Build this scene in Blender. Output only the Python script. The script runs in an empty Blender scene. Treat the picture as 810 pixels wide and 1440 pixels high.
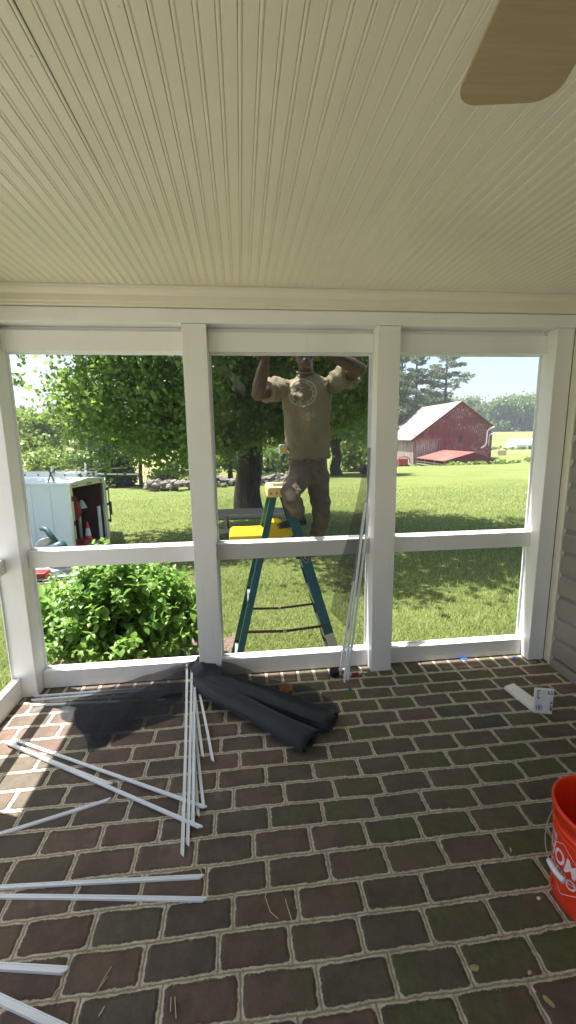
import bpy, math, random
import numpy as np
from mathutils import Vector, Matrix, noise as mnoise
random.seed(7); RNG = np.random.default_rng(11)
PI = math.pi
scene = bpy.context.scene
COL = scene.collection

# ------------------------------------------------------------------ helpers
def tag(o, label=None, cat=None, group=None, kind=None):
    if label: o['label'] = label
    if cat: o['category'] = cat
    if group: o['group'] = group
    if kind: o['kind'] = kind
    return o

def empty(name, loc=(0, 0, 0), rz=0, label=None, cat=None, group=None):
    o = bpy.data.objects.new(name, None); COL.objects.link(o)
    o.location = loc; o.rotation_euler = (0, 0, rz); o.empty_display_size = .1
    return tag(o, label, cat, group)

def link(name, me, mat, parent=None, smooth=False, bevel=0):
    o = bpy.data.objects.new(name, me); COL.objects.link(o)
    if mat is not None and not me.materials:
        if isinstance(mat, (list, tuple)):
            for m in mat: me.materials.append(m)
        else: me.materials.append(mat)
    if parent is not None: o.parent = parent
    if smooth: me.polygons.foreach_set('use_smooth', [True]*len(me.polygons))
    if bevel:
        b = o.modifiers.new('bevel', 'BEVEL'); b.width = bevel; b.segments = 2; b.limit_method = 'ANGLE'
    return o

class MB:
    def __init__(s): s.v = []; s.f = []; s.mi = []
    def add(s, vs, fs, m=0):
        b = len(s.v); s.v += [tuple(v) for v in vs]
        for f in fs: s.f.append(tuple(i+b for i in f)); s.mi.append(m)
        return s
    def box(s, x0, x1, y0, y1, z0, z1, M=None, m=0):
        vs = [Vector(p) for p in ((x0,y0,z0),(x1,y0,z0),(x1,y1,z0),(x0,y1,z0),(x0,y0,z1),(x1,y0,z1),(x1,y1,z1),(x0,y1,z1))]
        if M is not None: vs = [M @ v for v in vs]
        return s.add(vs, [(0,3,2,1),(4,5,6,7),(0,1,5,4),(1,2,6,5),(2,3,7,6),(3,0,4,7)], m)
    def beam(s, a, b, w, h, up=(0,0,1), m=0, cut=0):
        a = Vector(a); b = Vector(b); d = (b-a).normalized(); up = Vector(up)
        if abs(d.dot(up)) > .98: up = Vector((0,1,0))
        r = d.cross(up).normalized(); u = r.cross(d)
        vs = []
        for p, sg in ((a, 1), (b, -1)):
            for sx, sz in ((-1,-1),(1,-1),(1,1),(-1,1)):
                vs.append(p + r*sx*w/2 + u*sz*h/2 + d*(cut*sx*sg))
        return s.add(vs, [(3,2,1,0),(4,5,6,7),(0,1,5,4),(1,2,6,5),(2,3,7,6),(3,0,4,7)], m)
    def tube(s, pts, r, n=8, m=0, cap=True, ry=None, up=None):
        pts = [Vector(p) for p in pts]; k = len(pts)
        if not hasattr(r, '__len__'): r = [r]*k
        if ry is None: ry = r
        elif not hasattr(ry, '__len__'): ry = [ry]*k
        b = len(s.v); last = None
        for i, p in enumerate(pts):
            d = (pts[min(i+1, k-1)] - pts[max(i-1, 0)]).normalized()
            if last is None:
                u = Vector(up) if up else (Vector((0,0,1)) if abs(d.z) < .9 else Vector((0,1,0)))
            else: u = last
            if up: u = Vector(up)
            u = (u - d*u.dot(d)).normalized(); last = u; w = d.cross(u)
            for j in range(n):
                a = 2*PI*j/n
                s.v.append(tuple(p + w*math.cos(a)*r[i] + u*math.sin(a)*ry[i]))
        for i in range(k-1):
            for j in range(n):
                j2 = (j+1) % n
                s.f.append((b+i*n+j, b+i*n+j2, b+(i+1)*n+j2, b+(i+1)*n+j)); s.mi.append(m)
        if cap:
            s.f.append(tuple(b+j for j in reversed(range(n)))); s.mi.append(m)
            s.f.append(tuple(b+(k-1)*n+j for j in range(n))); s.mi.append(m)
        return s
    def lathe(s, prof, n=32, c=(0,0,0), m=0, M=None):
        b = len(s.v)
        for r, z in prof:
            for j in range(n):
                a = 2*PI*j/n; p = Vector((c[0]+r*math.cos(a), c[1]+r*math.sin(a), c[2]+z))
                if M is not None: p = M @ p
                s.v.append(tuple(p))
        for i in range(len(prof)-1):
            for j in range(n):
                j2 = (j+1) % n
                s.f.append((b+i*n+j, b+i*n+j2, b+(i+1)*n+j2, b+(i+1)*n+j)); s.mi.append(m)
        return s
    def prism(s, pts, axis, a, bb, m=0, M=None):
        # polygon pts (2D) extruded along axis 'x','y' or 'z'
        def P(p, t):
            v = Vector((t, p[0], p[1])) if axis == 'x' else Vector((p[0], t, p[1])) if axis == 'y' else Vector((p[0], p[1], t))
            return M @ v if M is not None else v
        n = len(pts); vs = [P(p, a) for p in pts] + [P(p, bb) for p in pts]
        fs = [tuple(range(n)), tuple(reversed(range(n, 2*n)))] + [(i, n+i, n+(i+1) % n, (i+1) % n) for i in range(n)]
        return s.add(vs, fs, m)
    def ball(s, c, rx, ry, rz, n=12, k=8, m=0, M=None):
        b = len(s.v); c = Vector(c)
        def T(v):
            v = Vector(v)
            if M is not None: v = M @ v
            return tuple(c+v)
        s.v.append(T((0,0,-rz)))
        for i in range(1, k):
            t = -PI/2+PI*i/k
            for j in range(n):
                a = 2*PI*j/n; s.v.append(T((rx*math.cos(t)*math.cos(a), ry*math.cos(t)*math.sin(a), rz*math.sin(t))))
        s.v.append(T((0,0,rz))); top = len(s.v)-1
        for j in range(n):
            j2 = (j+1) % n
            s.f.append((b, b+1+j2, b+1+j)); s.mi.append(m)
            s.f.append((top, top-n+j, top-n+j2)); s.mi.append(m)
        for i in range(k-2):
            for j in range(n):
                j2 = (j+1) % n; q = b+1+i*n
                s.f.append((q+j, q+j2, q+n+j2, q+n+j)); s.mi.append(m)
        return s
    def build(s, name, mat, parent=None, smooth=False, bevel=0):
        me = bpy.data.meshes.new(name); me.from_pydata(s.v, [], s.f)
        o = link(name, me, mat, parent, smooth, bevel)
        if any(s.mi): me.polygons.foreach_set('material_index', s.mi)
        me.update()
        return o

def np_mesh(name, verts, faces, attr=None):
    me = bpy.data.meshes.new(name); n = len(verts); m, k = faces.shape
    me.vertices.add(n); me.vertices.foreach_set('co', verts.astype(np.float32).ravel())
    me.loops.add(m*k); me.loops.foreach_set('vertex_index', faces.astype(np.int32).ravel())
    me.polygons.add(m); me.polygons.foreach_set('loop_start', np.arange(0, m*k, k, dtype=np.int32))
    if attr is not None:
        a = me.attributes.new('rnd', 'FLOAT', 'POINT'); a.data.foreach_set('value', attr.astype(np.float32))
    me.update(calc_edges=True); me.validate()
    return me

# ------------------------------------------------------------------ materials
class NT:
    def __init__(s, name, rough=.6, spec=.5):
        s.mat = bpy.data.materials.new(name); s.mat.use_nodes = True; s.t = s.mat.node_tree
        s.p = s.t.nodes['Principled BSDF']; s.out = s.t.nodes['Material Output']
        s.p.inputs['Roughness'].default_value = rough; s.p.inputs['Specular IOR Level'].default_value = spec
        s.co = s.n('ShaderNodeTexCoord').outputs['Object']
    def n(s, typ, **kw):
        nd = s.t.nodes.new(typ)
        for k, v in kw.items(): setattr(nd, k, v)
        return nd
    def set(s, sock, v):
        if hasattr(v, 'is_output') or hasattr(v, 'links'): s.t.links.new(v, sock)
        else: sock.default_value = v
    def math(s, op, a, b=0.0, c=None, clamp=False):
        nd = s.n('ShaderNodeMath', operation=op, use_clamp=clamp); s.set(nd.inputs[0], a); s.set(nd.inputs[1], b)
        if c is not None: s.set(nd.inputs[2], c)
        return nd.outputs[0]
    def noise(s, scale, detail=3, rough=.55, vec=None, col=False, mul=None):
        v = vec if vec is not None else s.co
        if mul:
            mp = s.n('ShaderNodeMapping'); mp.inputs['Scale'].default_value = mul; s.t.links.new(v, mp.inputs['Vector']); v = mp.outputs[0]
        nd = s.n('ShaderNodeTexNoise'); nd.inputs['Scale'].default_value = scale; nd.inputs['Detail'].default_value = detail
        nd.inputs['Roughness'].default_value = rough; s.t.links.new(v, nd.inputs['Vector'])
        return nd.outputs['Color'] if col else nd.outputs['Fac']
    def sstep(s, v, a, b, lo=0.0, hi=1.0):
        nd = s.n('ShaderNodeMapRange', interpolation_type='SMOOTHSTEP'); s.set(nd.inputs['Value'], v)
        nd.inputs['From Min'].default_value = a; nd.inputs['From Max'].default_value = b
        nd.inputs['To Min'].default_value = lo; nd.inputs['To Max'].default_value = hi
        return nd.outputs['Result']
    def ramp(s, v, stops):
        nd = s.n('ShaderNodeValToRGB'); s.set(nd.inputs[0], v); e = nd.color_ramp.elements
        while len(e) < len(stops): e.new(.5)
        for i, (p, c) in enumerate(stops): e[i].position = p; e[i].color = (*c, 1)
        return nd.outputs['Color']
    def mix(s, f, a, b):
        nd = s.n('ShaderNodeMix', data_type='RGBA'); s.set(nd.inputs['Factor'], f)
        for i, c in ((6, a), (7, b)):
            s.set(nd.inputs[i], (*c, 1) if isinstance(c, tuple) and len(c) == 3 else c)
        return nd.outputs[2]
    def xyz(s, v=None):
        nd = s.n('ShaderNodeSeparateXYZ'); s.t.links.new(v if v is not None else s.co, nd.inputs[0]); return nd.outputs
    def color(s, c): s.set(s.p.inputs['Base Color'], (*c, 1) if isinstance(c, tuple) else c); return s
    def bump(s, h, strength=.3, dist=.01):
        nd = s.n('ShaderNodeBump'); nd.inputs['Strength'].default_value = strength; nd.inputs['Distance'].default_value = dist
        s.set(nd.inputs['Height'], h); s.t.links.new(nd.outputs[0], s.p.inputs['Normal']); return s

def M_simple(name, c, rough=.6, var=.12, scale=6, metal=0, bump=0, bscale=60, spec=.5, mul=None):
    n = NT(name, rough, spec)
    f = n.noise(scale, 4, .6, mul=mul)
    lo = tuple(max(0, x*(1-var)) for x in c); hi = tuple(min(1, x*(1+var)) for x in c)
    n.color(n.ramp(f, [(.3, lo), (.7, hi)])); n.p.inputs['Metallic'].default_value = metal
    if bump: n.bump(n.noise(bscale, 3), bump, .005)
    return n.mat

def M_painted(name, c, dirt=(.35,.32,.27)):
    n = NT(name, .42, .4)
    f = n.noise(2.2, 5, .6); sp = n.noise(55, 2, .5); st = n.noise(9, 4, .6, mul=(6, 6, .5))
    base = n.mix(n.sstep(f, .35, .75, 0, .35), c, tuple(x*.86 for x in c))
    base = n.mix(n.sstep(st, .6, .8, 0, .18), base, dirt)
    base = n.mix(n.sstep(sp, .73, .78, 0, .5), base, dirt)
    n.color(base); n.bump(n.noise(90, 3), .12, .002)
    return n.mat

M = {}
M['white'] = M_painted('white_paint', (.80,.785,.765))
M['cream'] = M_painted('cream_paint', (.72,.68,.55), (.4,.36,.26))
M['vinyl'] = M_simple('white_vinyl', (.78,.82,.86), .32, .03, 3)
M['siding'] = M_simple('siding_vinyl', (.235,.215,.185), .5, .06, 5, bump=.08, bscale=120)
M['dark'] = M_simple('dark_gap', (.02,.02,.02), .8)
M['black'] = M_simple('black_plastic', (.015,.015,.017), .35)
M['steel'] = M_simple('galvanised_steel', (.5,.5,.5), .38, .15, 20, metal=.8)
M['alu'] = M_simple('aluminium', (.62,.63,.64), .35, .1, 12, metal=.75)
M['rubber'] = M_simple('rubber', (.025,.025,.025), .8)
M['fg'] = M_simple('teal_fibreglass', (.008,.085,.115), .45, .2, 30, mul=(1,1,6))
M['fg_light'] = M_simple('green_fibreglass', (.01,.12,.07), .45, .2, 30)
M['yellow'] = M_simple('yellow_plastic', (.85,.60,.015), .38, .06, 8)
M['cap'] = M_simple('cap_plastic', (.78,.62,.22), .5, .2, 18, bump=.1)
M['amber'] = M_simple('amber_plastic', (.95,.45,.03), .3)
M['orange'] = M_simple('orange_plastic', (.85,.042,.010), .30, .06, 5, bump=.03, bscale=20)
M['printwhite'] = M_simple('white_print', (.8,.68,.68), .4, .08, 60)
M['blue'] = M_simple('blue_print', (.02,.05,.28), .5)
M['bluetape'] = M_simple('blue_tape', (.02,.16,.55), .6)
M['red'] = M_simple('red_plastic', (.30,.025,.02), .4)
M['skin'] = M_simple('brown_skin', (.060,.030,.021), .42, .2, 14, bump=.12, bscale=180)
M['hair'] = M_simple('black_hair', (.01,.008,.007), .9, bump=.8, bscale=250)
M['eye'] = M_simple('eye_white', (.7,.66,.6), .2)
M['shoe'] = M_simple('black_shoe', (.02,.02,.022), .6, bump=.2)
M['wood'] = M_simple('grey_wood', (.30,.25,.19), .8, .3, 5, bump=.4, bscale=30, mul=(1,8,8))
M['ply'] = M_simple('plywood', (.55,.42,.25), .7, .2, 4, mul=(6,6,1))
M['rust'] = M_simple('dark_iron', (.07,.045,.035), .7, .4, 20)
M['greytool'] = M_simple('grey_cast_metal', (.32,.33,.33), .5, .2, 10, metal=.3)
M['greentool'] = M_simple('dark_green_tool', (.03,.07,.07), .45)
M['trailer'] = M_painted('trailer_white', (.62,.68,.74))
M['inside'] = M_simple('trailer_inside', (.07,.03,.022), .8, .3, 4)
M['redbag'] = M_simple('red_cloth', (.35,.03,.025), .9, .3, 10, bump=.8, bscale=15)
M['straw'] = M_simple('straw', (.55,.47,.32), .8, .2, 30)
M['deadleaf'] = M_simple('dead_leaf', (.42,.34,.2), .7, .3, 60)
M['stone'] = M_simple('field_stone', (.15,.135,.12), .9, .45, 2.5, bump=.5, bscale=12)
M['greenhouse'] = M_simple('greenhouse_film', (.85,.87,.9), .3, .03, 1)

def M_leaf(name, dark, light, trans, tfac=.35, rough=.45, scale=1.3):
    n = NT(name, rough, .35)
    at = n.n('ShaderNodeAttribute', attribute_name='rnd').outputs['Fac']
    f = n.math('ADD', n.math('MULTIPLY', n.noise(scale, 3), .9), n.math('MULTIPLY', at, .55), clamp=False)
    c = n.ramp(f, [(.35, dark), (.9, light)])
    n.color(c)
    tr = n.n('ShaderNodeBsdfTranslucent'); n.t.links.new(n.mix(.35, (*trans, 1), c), tr.inputs['Color'])
    ms = n.n('ShaderNodeMixShader'); ms.inputs[0].default_value = tfac
    n.t.links.new(n.p.outputs[0], ms.inputs[1]); n.t.links.new(tr.outputs[0], ms.inputs[2]); n.t.links.new(ms.outputs[0], n.out.inputs[0])
    return n.mat
M['maple'] = M_leaf('maple_leaf', (.050,.102,.024), (.175,.275,.058), (.32,.48,.08), .44)
M['maple_far'] = M_leaf('deciduous_leaf', (.055,.105,.035), (.14,.205,.065), (.24,.37,.08), .32, scale=.12)
M['lime'] = M_leaf('lime_leaf', (.08,.14,.03), (.20,.28,.06), (.32,.45,.08), .4, scale=.4)
M['hydr'] = M_leaf('hydrangea_leaf', (.062,.145,.028), (.18,.31,.065), (.34,.54,.08), .38, .4, scale=3)
M['pine'] = M_leaf('pine_needle', (.075,.105,.065), (.16,.20,.12), (.16,.24,.11), .25, .7, scale=.3)
M['cedar'] = M_leaf('cedar_leaf', (.012,.032,.016), (.03,.065,.028), (.04,.1,.03), .1, .7)
M['blade'] = M_leaf('grass_blade', (.12,.175,.048), (.34,.38,.15), (.34,.43,.13), .42, .5, scale=.9)

def m_bark(name, a, b, s=14):
    n = NT(name, .9, .2); f = n.noise(s, 5, .65, mul=(1, 1, .18))
    n.color(n.ramp(f, [(.35, a), (.65, b)])); n.bump(f, 1.0, .04); return n.mat
M['bark'] = m_bark('dark_bark', (.022,.018,.014), (.085,.07,.055))
M['limb'] = m_bark('pale_limb', (.16,.15,.13), (.34,.32,.29), 9)
M['pinebark'] = m_bark('pine_bark', (.05,.04,.035), (.13,.11,.09), 4)

# brick floor ------------------------------------------------------
def m_brick():
    n = NT('brick_pavers', .78, .28)
    w1 = n.n('ShaderNodeVectorMath', operation='SCALE'); c1 = n.n('ShaderNodeVectorMath', operation='SUBTRACT')
    n.t.links.new(n.noise(2.3, 2, .5, col=True), c1.inputs[0]); c1.inputs[1].default_value = (.5, .5, .5)
    n.t.links.new(c1.outputs[0], w1.inputs[0]); w1.inputs['Scale'].default_value = .022
    w2 = n.n('ShaderNodeVectorMath', operation='SCALE'); c2 = n.n('ShaderNodeVectorMath', operation='SUBTRACT')
    n.t.links.new(n.noise(38, 5, .72, col=True), c2.inputs[0]); c2.inputs[1].default_value = (.5, .5, .5)
    n.t.links.new(c2.outputs[0], w2.inputs[0]); w2.inputs['Scale'].default_value = .018
    a = n.n('ShaderNodeVectorMath', operation='ADD'); n.t.links.new(n.co, a.inputs[0]); n.t.links.new(w1.outputs[0], a.inputs[1])
    b = n.n('ShaderNodeVectorMath', operation='ADD'); n.t.links.new(a.outputs[0], b.inputs[0]); n.t.links.new(w2.outputs[0], b.inputs[1])
    X, Y, Z = n.xyz(b.outputs[0])
    PX, PY = .2285, .1156
    rv = n.math('DIVIDE', n.math('SUBTRACT', Y, .92), PY); row = n.math('FLOOR', rv); fv = n.math('FRACT', rv)
    par = n.math('FLOORED_MODULO', row, 2.0)
    wn = n.n('ShaderNodeTexWhiteNoise', noise_dimensions='1D'); n.t.links.new(row, wn.inputs['W'])
    jit = n.math('MULTIPLY', n.math('SUBTRACT', wn.outputs['Value'], .5), .09)
    ru = n.math('DIVIDE', n.math('ADD', n.math('ADD', n.math('SUBTRACT', X, .181), n.math('MULTIPLY', par, .108)), jit), PX)
    sold = n.math('GREATER_THAN', Y, 2.54)
    ru2 = n.math('DIVIDE', n.math('SUBTRACT', X, 1.094), .1085)
    def sel(p, q): return n.math('ADD', n.math('MULTIPLY', p, n.math('SUBTRACT', 1.0, sold)), n.math('MULTIPLY', q, sold))
    u = sel(ru, ru2); col = n.math('FLOOR', u); fu = n.math('FRACT', u)
    dx = n.math('MULTIPLY', n.math('MINIMUM', fu, n.math('SUBTRACT', 1.0, fu)), sel(PX, .1085))
    dyr = n.math('MULTIPLY', n.math('MINIMUM', fv, n.math('SUBTRACT', 1.0, fv)), PY)
    dys = n.math('MINIMUM', n.math('SUBTRACT', Y, 2.54), n.math('ABSOLUTE', n.math('SUBTRACT', 2.755, Y)))
    dy = sel(dyr, dys)
    r = .020
    qx = n.math('MAXIMUM', n.math('SUBTRACT', r, dx), 0.0); qy = n.math('MAXIMUM', n.math('SUBTRACT', r, dy), 0.0)
    d = n.math('SUBTRACT', r, n.math('SQRT', n.math('ADD', n.math('MULTIPLY', qx, qx), n.math('MULTIPLY', qy, qy))))
    # per brick random
    idv = n.n('ShaderNodeCombineXYZ'); n.t.links.new(col, idv.inputs[0]); n.t.links.new(n.math('ADD', row, n.math('MULTIPLY', sold, 57.0)), idv.inputs[1])
    wb = n.n('ShaderNodeTexWhiteNoise', noise_dimensions='3D'); n.t.links.new(idv.outputs[0], wb.inputs['Vector'])
    R1 = wb.outputs['Value']; RR = n.xyz(wb.outputs['Color'])
    brick = n.ramp(R1, [(0, (.040,.043,.043)), (.07, (.095,.070,.058)), (.30, (.142,.088,.070)), (.50, (.116,.084,.066)), (.70, (.090,.078,.060)), (.85, (.125,.074,.060)), (1, (.165,.108,.088))])
    fine = n.noise(34, 5, .7)
    brick = n.mix(n.sstep(fine, .3, .75, 0, .5), brick, (.165,.125,.105))
    brick = n.mix(n.sstep(n.noise(120, 2, .6), .6, .8, 0, .5), brick, (.042,.033,.029))
    brick = n.mix(n.sstep(n.noise(9, 4, .65), .42, .62, 0, .45), brick, (.050,.042,.036))
    # moss / algae: grows in the middle and right of the porch
    sx = n.sstep(n.xyz()[0], -.25, .55)
    moss = n.math('MULTIPLY', n.math('MULTIPLY', n.sstep(n.noise(5.5, 4, .6), .36, .66), n.math('ADD', .22, n.math('MULTIPLY', RR[1], .95))), n.math('ADD', .22, n.math('MULTIPLY', sx, .95)), clamp=True)
    brick = n.mix(moss, brick, n.ramp(fine, [(.3, (.066,.074,.032)), (.75, (.125,.135,.062))]))
    # pale efflorescence
    eff = n.math('MULTIPLY', n.sstep(n.noise(4.2, 5, .7, mul=(1.0, 1.3, 1)), .56, .72), n.math('SUBTRACT', 1.0, n.math('MULTIPLY', sx, .85)))
    eff = n.math('MULTIPLY', eff, n.sstep(RR[2], .45, .8))
    brick = n.mix(n.math('MULTIPLY', eff, .55), brick, (.27,.26,.25))
    mort = n.ramp(n.noise(45, 5, .7), [(.3, (.33,.285,.205)), (.5, (.56,.50,.385)), (.75, (.72,.66,.54))])
    dm = n.math('MINIMUM', dx, dy)
    groove = n.sstep(dm, .0012, .0036, 1, 0)
    mort = n.mix(n.math('MULTIPLY', groove, .62), mort, (.16,.125,.085))
    mort = n.mix(n.math('MULTIPLY', n.sstep(n.noise(3.1, 3), .5, .75), .35), mort, (.24,.215,.13))
    jw = n.math('ADD', .0036, n.math('MULTIPLY', n.noise(20, 6, .8), .0112))
    mask = n.math('DIVIDE', n.math('SUBTRACT', jw, d), .0016, clamp=True)
    smear = n.math('MULTIPLY', n.sstep(d, .0105, .0165, 1, 0), n.sstep(n.noise(60, 4, .75), .60, .66))
    mask = n.math('MAXIMUM', mask, n.math('MULTIPLY', smear, .8))
    n.color(n.mix(mask, brick, mort))
    hgt = n.math('ADD', n.math('MULTIPLY', n.sstep(d, .004, .02), .75), n.math('MULTIPLY', fine, .32))
    hgt = n.math('ADD', hgt, n.math('MULTIPLY', mask, n.math('ADD', .42, n.math('MULTIPLY', groove, -.5))))
    hgt = n.math('ADD', hgt, n.math('MULTIPLY', n.noise(110, 3, .6), .12))
    n.bump(hgt, .85, .009)
    n.set(n.p.inputs['Roughness'], n.math('ADD', .62, n.math('MULTIPLY', fine, .3)))
    return n.mat
M['brick'] = m_brick()

def m_lawn():
    n = NT('lawn', .95, .1)
    X, Y, Z = n.xyz()
    f = n.noise(.35, 5, .6); g = n.noise(7, 5, .7); gg = n.noise(60, 3, .7)
    c = n.ramp(n.math('ADD', n.math('MULTIPLY', f, .6), n.math('MULTIPLY', g, .45)), [(.32, (.086,.120,.033)), (.52, (.136,.172,.050)), (.74, (.210,.222,.080))])
    st = n.n('ShaderNodeTexWave', wave_type='BANDS', bands_direction='DIAGONAL'); st.inputs['Scale'].default_value = .33; st.inputs['Distortion'].default_value = 1.2; n.t.links.new(n.co, st.inputs[0])
    mp = n.n('ShaderNodeMapping'); mp.inputs['Scale'].default_value = (.12, 1, 0); n.t.links.new(n.co, mp.inputs[0]); n.t.links.new(mp.outputs[0], st.inputs[0])
    c = n.mix(n.math('MULTIPLY', st.outputs['Fac'], .32), c, (.165,.205,.066))
    c = n.mix(n.sstep(gg, .45, .75, 0, .45), c, (.06,.085,.02))
    # drier pasture on the far hill
    c = n.mix(n.sstep(Y, 62, 110, 0, .75), c, n.ramp(n.noise(.05, 4, .6), [(.35, (.12,.155,.05)), (.65, (.19,.21,.075))]))
    dry = n.math('MULTIPLY', n.sstep(Y, 23, 27), n.sstep(X, 2.0, -6.0))
    c = n.mix(n.math('MULTIPLY', dry, .8), c, n.ramp(n.noise(.6, 4, .6), [(.35, (.16,.17,.06)), (.65, (.30,.25,.14))]))
    n.color(c); n.bump(n.math('ADD', n.noise(40, 4, .8), n.noise(9, 3)), .9, .05)
    return n.mat
M['lawn'] = m_lawn()
def m_mulch():
    n = NT('mulch', .95, .1); f = n.noise(45, 5, .75)
    n.color(n.ramp(f, [(.3, (.06,.04,.03)), (.5, (.19,.14,.11)), (.7, (.40,.33,.28))])); n.bump(f, 1, .03); return n.mat
M['mulch'] = m_mulch()

def m_barnwood():
    n = NT('barn_boards', .9, .15)
    X, Y, Z = n.xyz()
    v = n.noise(1.3, 5, .7, mul=(5, 5, .35)); board = n.math('FRACT', n.math('MULTIPLY', n.math('ADD', X, Y), 3.2))
    c = n.ramp(v, [(.3, (.12,.022,.024)), (.6, (.20,.045,.046)), (.75, (.28,.12,.115))])
    pat = n.math('MULTIPLY', n.sstep(n.noise(.32, 4, .7), .44, .58), n.sstep(n.noise(2.2, 5, .75, mul=(6, 6, .9)), .50, .62))
    c = n.mix(n.math('MULTIPLY', pat, .9), c, (.50,.42,.42))
    low = n.math('MULTIPLY', n.math('MULTIPLY', n.sstep(Z, 4.6, 3.2), n.sstep(X, 4.6, 2.6)), n.sstep(v, .38, .55))
    c = n.mix(n.math('MULTIPLY', low, .85), c, (.36,.33,.32))
    c = n.mix(n.sstep(board, .92, .96, 0, .8), c, (.035,.01,.01))
    n.color(c); return n.mat
M['barn'] = m_barnwood()
def m_shedwood():
    n = NT('shed_boards', .9, .15); X, Y, Z = n.xyz(); v = n.noise(1.3, 5, .7, mul=(5, 5, .35)); board = n.math('FRACT', n.math('MULTIPLY', X, 3.2))
    c = n.ramp(v, [(.3, (.10,.016,.018)), (.6, (.18,.032,.034)), (.75, (.24,.07,.07))]); c = n.mix(n.sstep(board, .92, .96, 0, .8), c, (.03,.01,.01)); n.color(c); return n.mat
M['shed'] = m_shedwood()
def m_roof(name, a, b, c3, axis=1):
    n = NT(name, .5, .4); ax = n.xyz()[axis]
    f = n.noise(.5, 5, .7, mul=(1, 1.4, 1)); g = n.noise(2.5, 4, .7)
    c = n.ramp(n.math('ADD', n.math('MULTIPLY', f, .65), n.math('MULTIPLY', g, .35)), [(.36, c3), (.5, a), (.7, b)])
    seam = n.math('FRACT', n.math('MULTIPLY', ax, 1.6))
    c = n.mix(n.sstep(seam, .88, .95, 0, .35), c, tuple(x*.55 for x in a))
    n.color(c); return n.mat
M['roofgrey'] = m_roof('weathered_tin_roof', (.36,.29,.275), (.42,.38,.37), (.24,.125,.11))
M['roofred'] = m_roof('red_tin_roof', (.27,.075,.06), (.35,.14,.115), (.18,.04,.03))

def m_mesh(name, c, alpha, rough=.7, weave=0):
    n = NT(name, rough, .3); n.color(c)
    tr = n.n('ShaderNodeBsdfTransparent'); ms = n.n('ShaderNodeMixShader')
    f = n.noise(5, 3); fac = n.math('ADD', alpha-.04, n.math('MULTIPLY', f, .08), clamp=True)
    n.t.links.new(fac, ms.inputs[0]); n.t.links.new(tr.outputs[0], ms.inputs[1]); n.t.links.new(n.p.outputs[0], ms.inputs[2]); n.t.links.new(ms.outputs[0], n.out.inputs[0])
    return n.mat
M['screen'] = m_mesh('fibreglass_screen', (.05,.055,.06), .20)
M['screen2'] = m_mesh('doubled_screen', (.045,.05,.055), .52)
M['screen3'] = m_mesh('loose_screen', (.010,.014,.021), .70)
M['screen4'] = m_mesh('thin_loose_screen', (.010,.013,.018), .56)
def m_roll():
    n = NT('rolled_screen', .55, .35); f = n.noise(8, 4, .6, mul=(1,1,1))
    n.color(n.ramp(f, [(.3, (.005,.008,.012)), (.75, (.016,.021,.030))])); n.bump(n.noise(350, 2), .25, .002)
    n.p.inputs['Sheen Weight'].default_value = .15
    return n.mat
M['roll'] = m_roll()

# ------------------------------------------------------------------ camera / world / sun
f_px = 598.16
cam = bpy.data.cameras.new('camera'); co = bpy.data.objects.new('camera', cam); COL.objects.link(co); scene.camera = co
cam.sensor_fit = 'VERTICAL'; cam.sensor_height = 36; cam.lens = f_px/1440*36; cam.clip_start = .05; cam.clip_end = 2000
Rv = Vector((.99402, -.10847, -.01440)); Fv = Vector((.1043, .9789, -.1759)).normalized()
Rv = (Rv - Fv*Rv.dot(Fv)).normalized(); Uv = Rv.cross(Fv)
mt = Matrix((( Rv.x, Uv.x, -Fv.x, 0), (Rv.y, Uv.y, -Fv.y, 0), (Rv.z, Uv.z, -Fv.z, 1.6), (0, 0, 0, 1)))
co.matrix_world = mt

SUN = Vector((-.26, .11, 1.0)).normalized()
w = bpy.data.worlds.new('World'); scene.world = w; w.use_nodes = True
nt = w.node_tree; sky = nt.nodes.new('ShaderNodeTexSky'); sky.sky_type = 'NISHITA'; sky.sun_disc = False
sky.sun_elevation = math.asin(SUN.z); sky.sun_rotation = math.atan2(SUN.x, SUN.y)
sky.air_density = 1.0; sky.dust_density = 4.0; sky.ozone_density = 1.0; sky.altitude = 200
nt.links.new(sky.outputs[0], nt.nodes['Background'].inputs[0]); nt.nodes['Background'].inputs[1].default_value = .058
sl = bpy.data.lights.new('sun', 'SUN'); sl.energy = 3.4; sl.angle = math.radians(.5); sl.color = (1, .955, .88)
so = bpy.data.objects.new('sun', sl); COL.objects.link(so); so.rotation_euler = SUN.to_track_quat('Z', 'Y').to_euler(); so.location = (0, 0, 20)
vs = scene.view_settings; vs.view_transform = 'Standard'; vs.look = 'None'; vs.exposure = 2.36; vs.gamma = 1
scene.display_settings.display_device = 'sRGB'
scene.cycles.max_bounces = 8; scene.cycles.transparent_max_bounces = 24; scene.cycles.diffuse_bounces = 5; scene.cycles.use_denoising = True

# ------------------------------------------------------------------ terrain
def ss(t): t = min(1, max(0, t)); return t*t*(3-2*t)
def ground(x, y):
    yy = max(0, y-3)
    z = -.45 - .033*min(yy, 45)
    z -= 1.25*ss((y-44)/14)*(1-ss((x-27)/13))*(1-ss((y-66)/14))
    z -= 1.0*ss((y-62)/30); z += 5.2*ss((y-105)/62)
    L = ss((-x+2)/9)
    if y > 24: z += L*1.9*ss((y-24)/45)*(1-ss((y-90)/60))
    z -= .35*math.exp(-(((x+3.6)/2.2)**2+((y-7.6)/2.6)**2))
    return z
def axis(lo, hi, fine_lo, fine_hi, st):
    a = list(np.arange(fine_lo, fine_hi, st)); s = st; x = fine_hi
    while x < hi: a.append(x); s *= 1.22; x += s
    s = st; x = fine_lo-st
    while x > lo: a.insert(0, x); s *= 1.22; x -= s
    return a
gx = axis(-700, 800, -12, 14, .5); gy = axis(-300, 900, -1, 26, .45)
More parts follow.
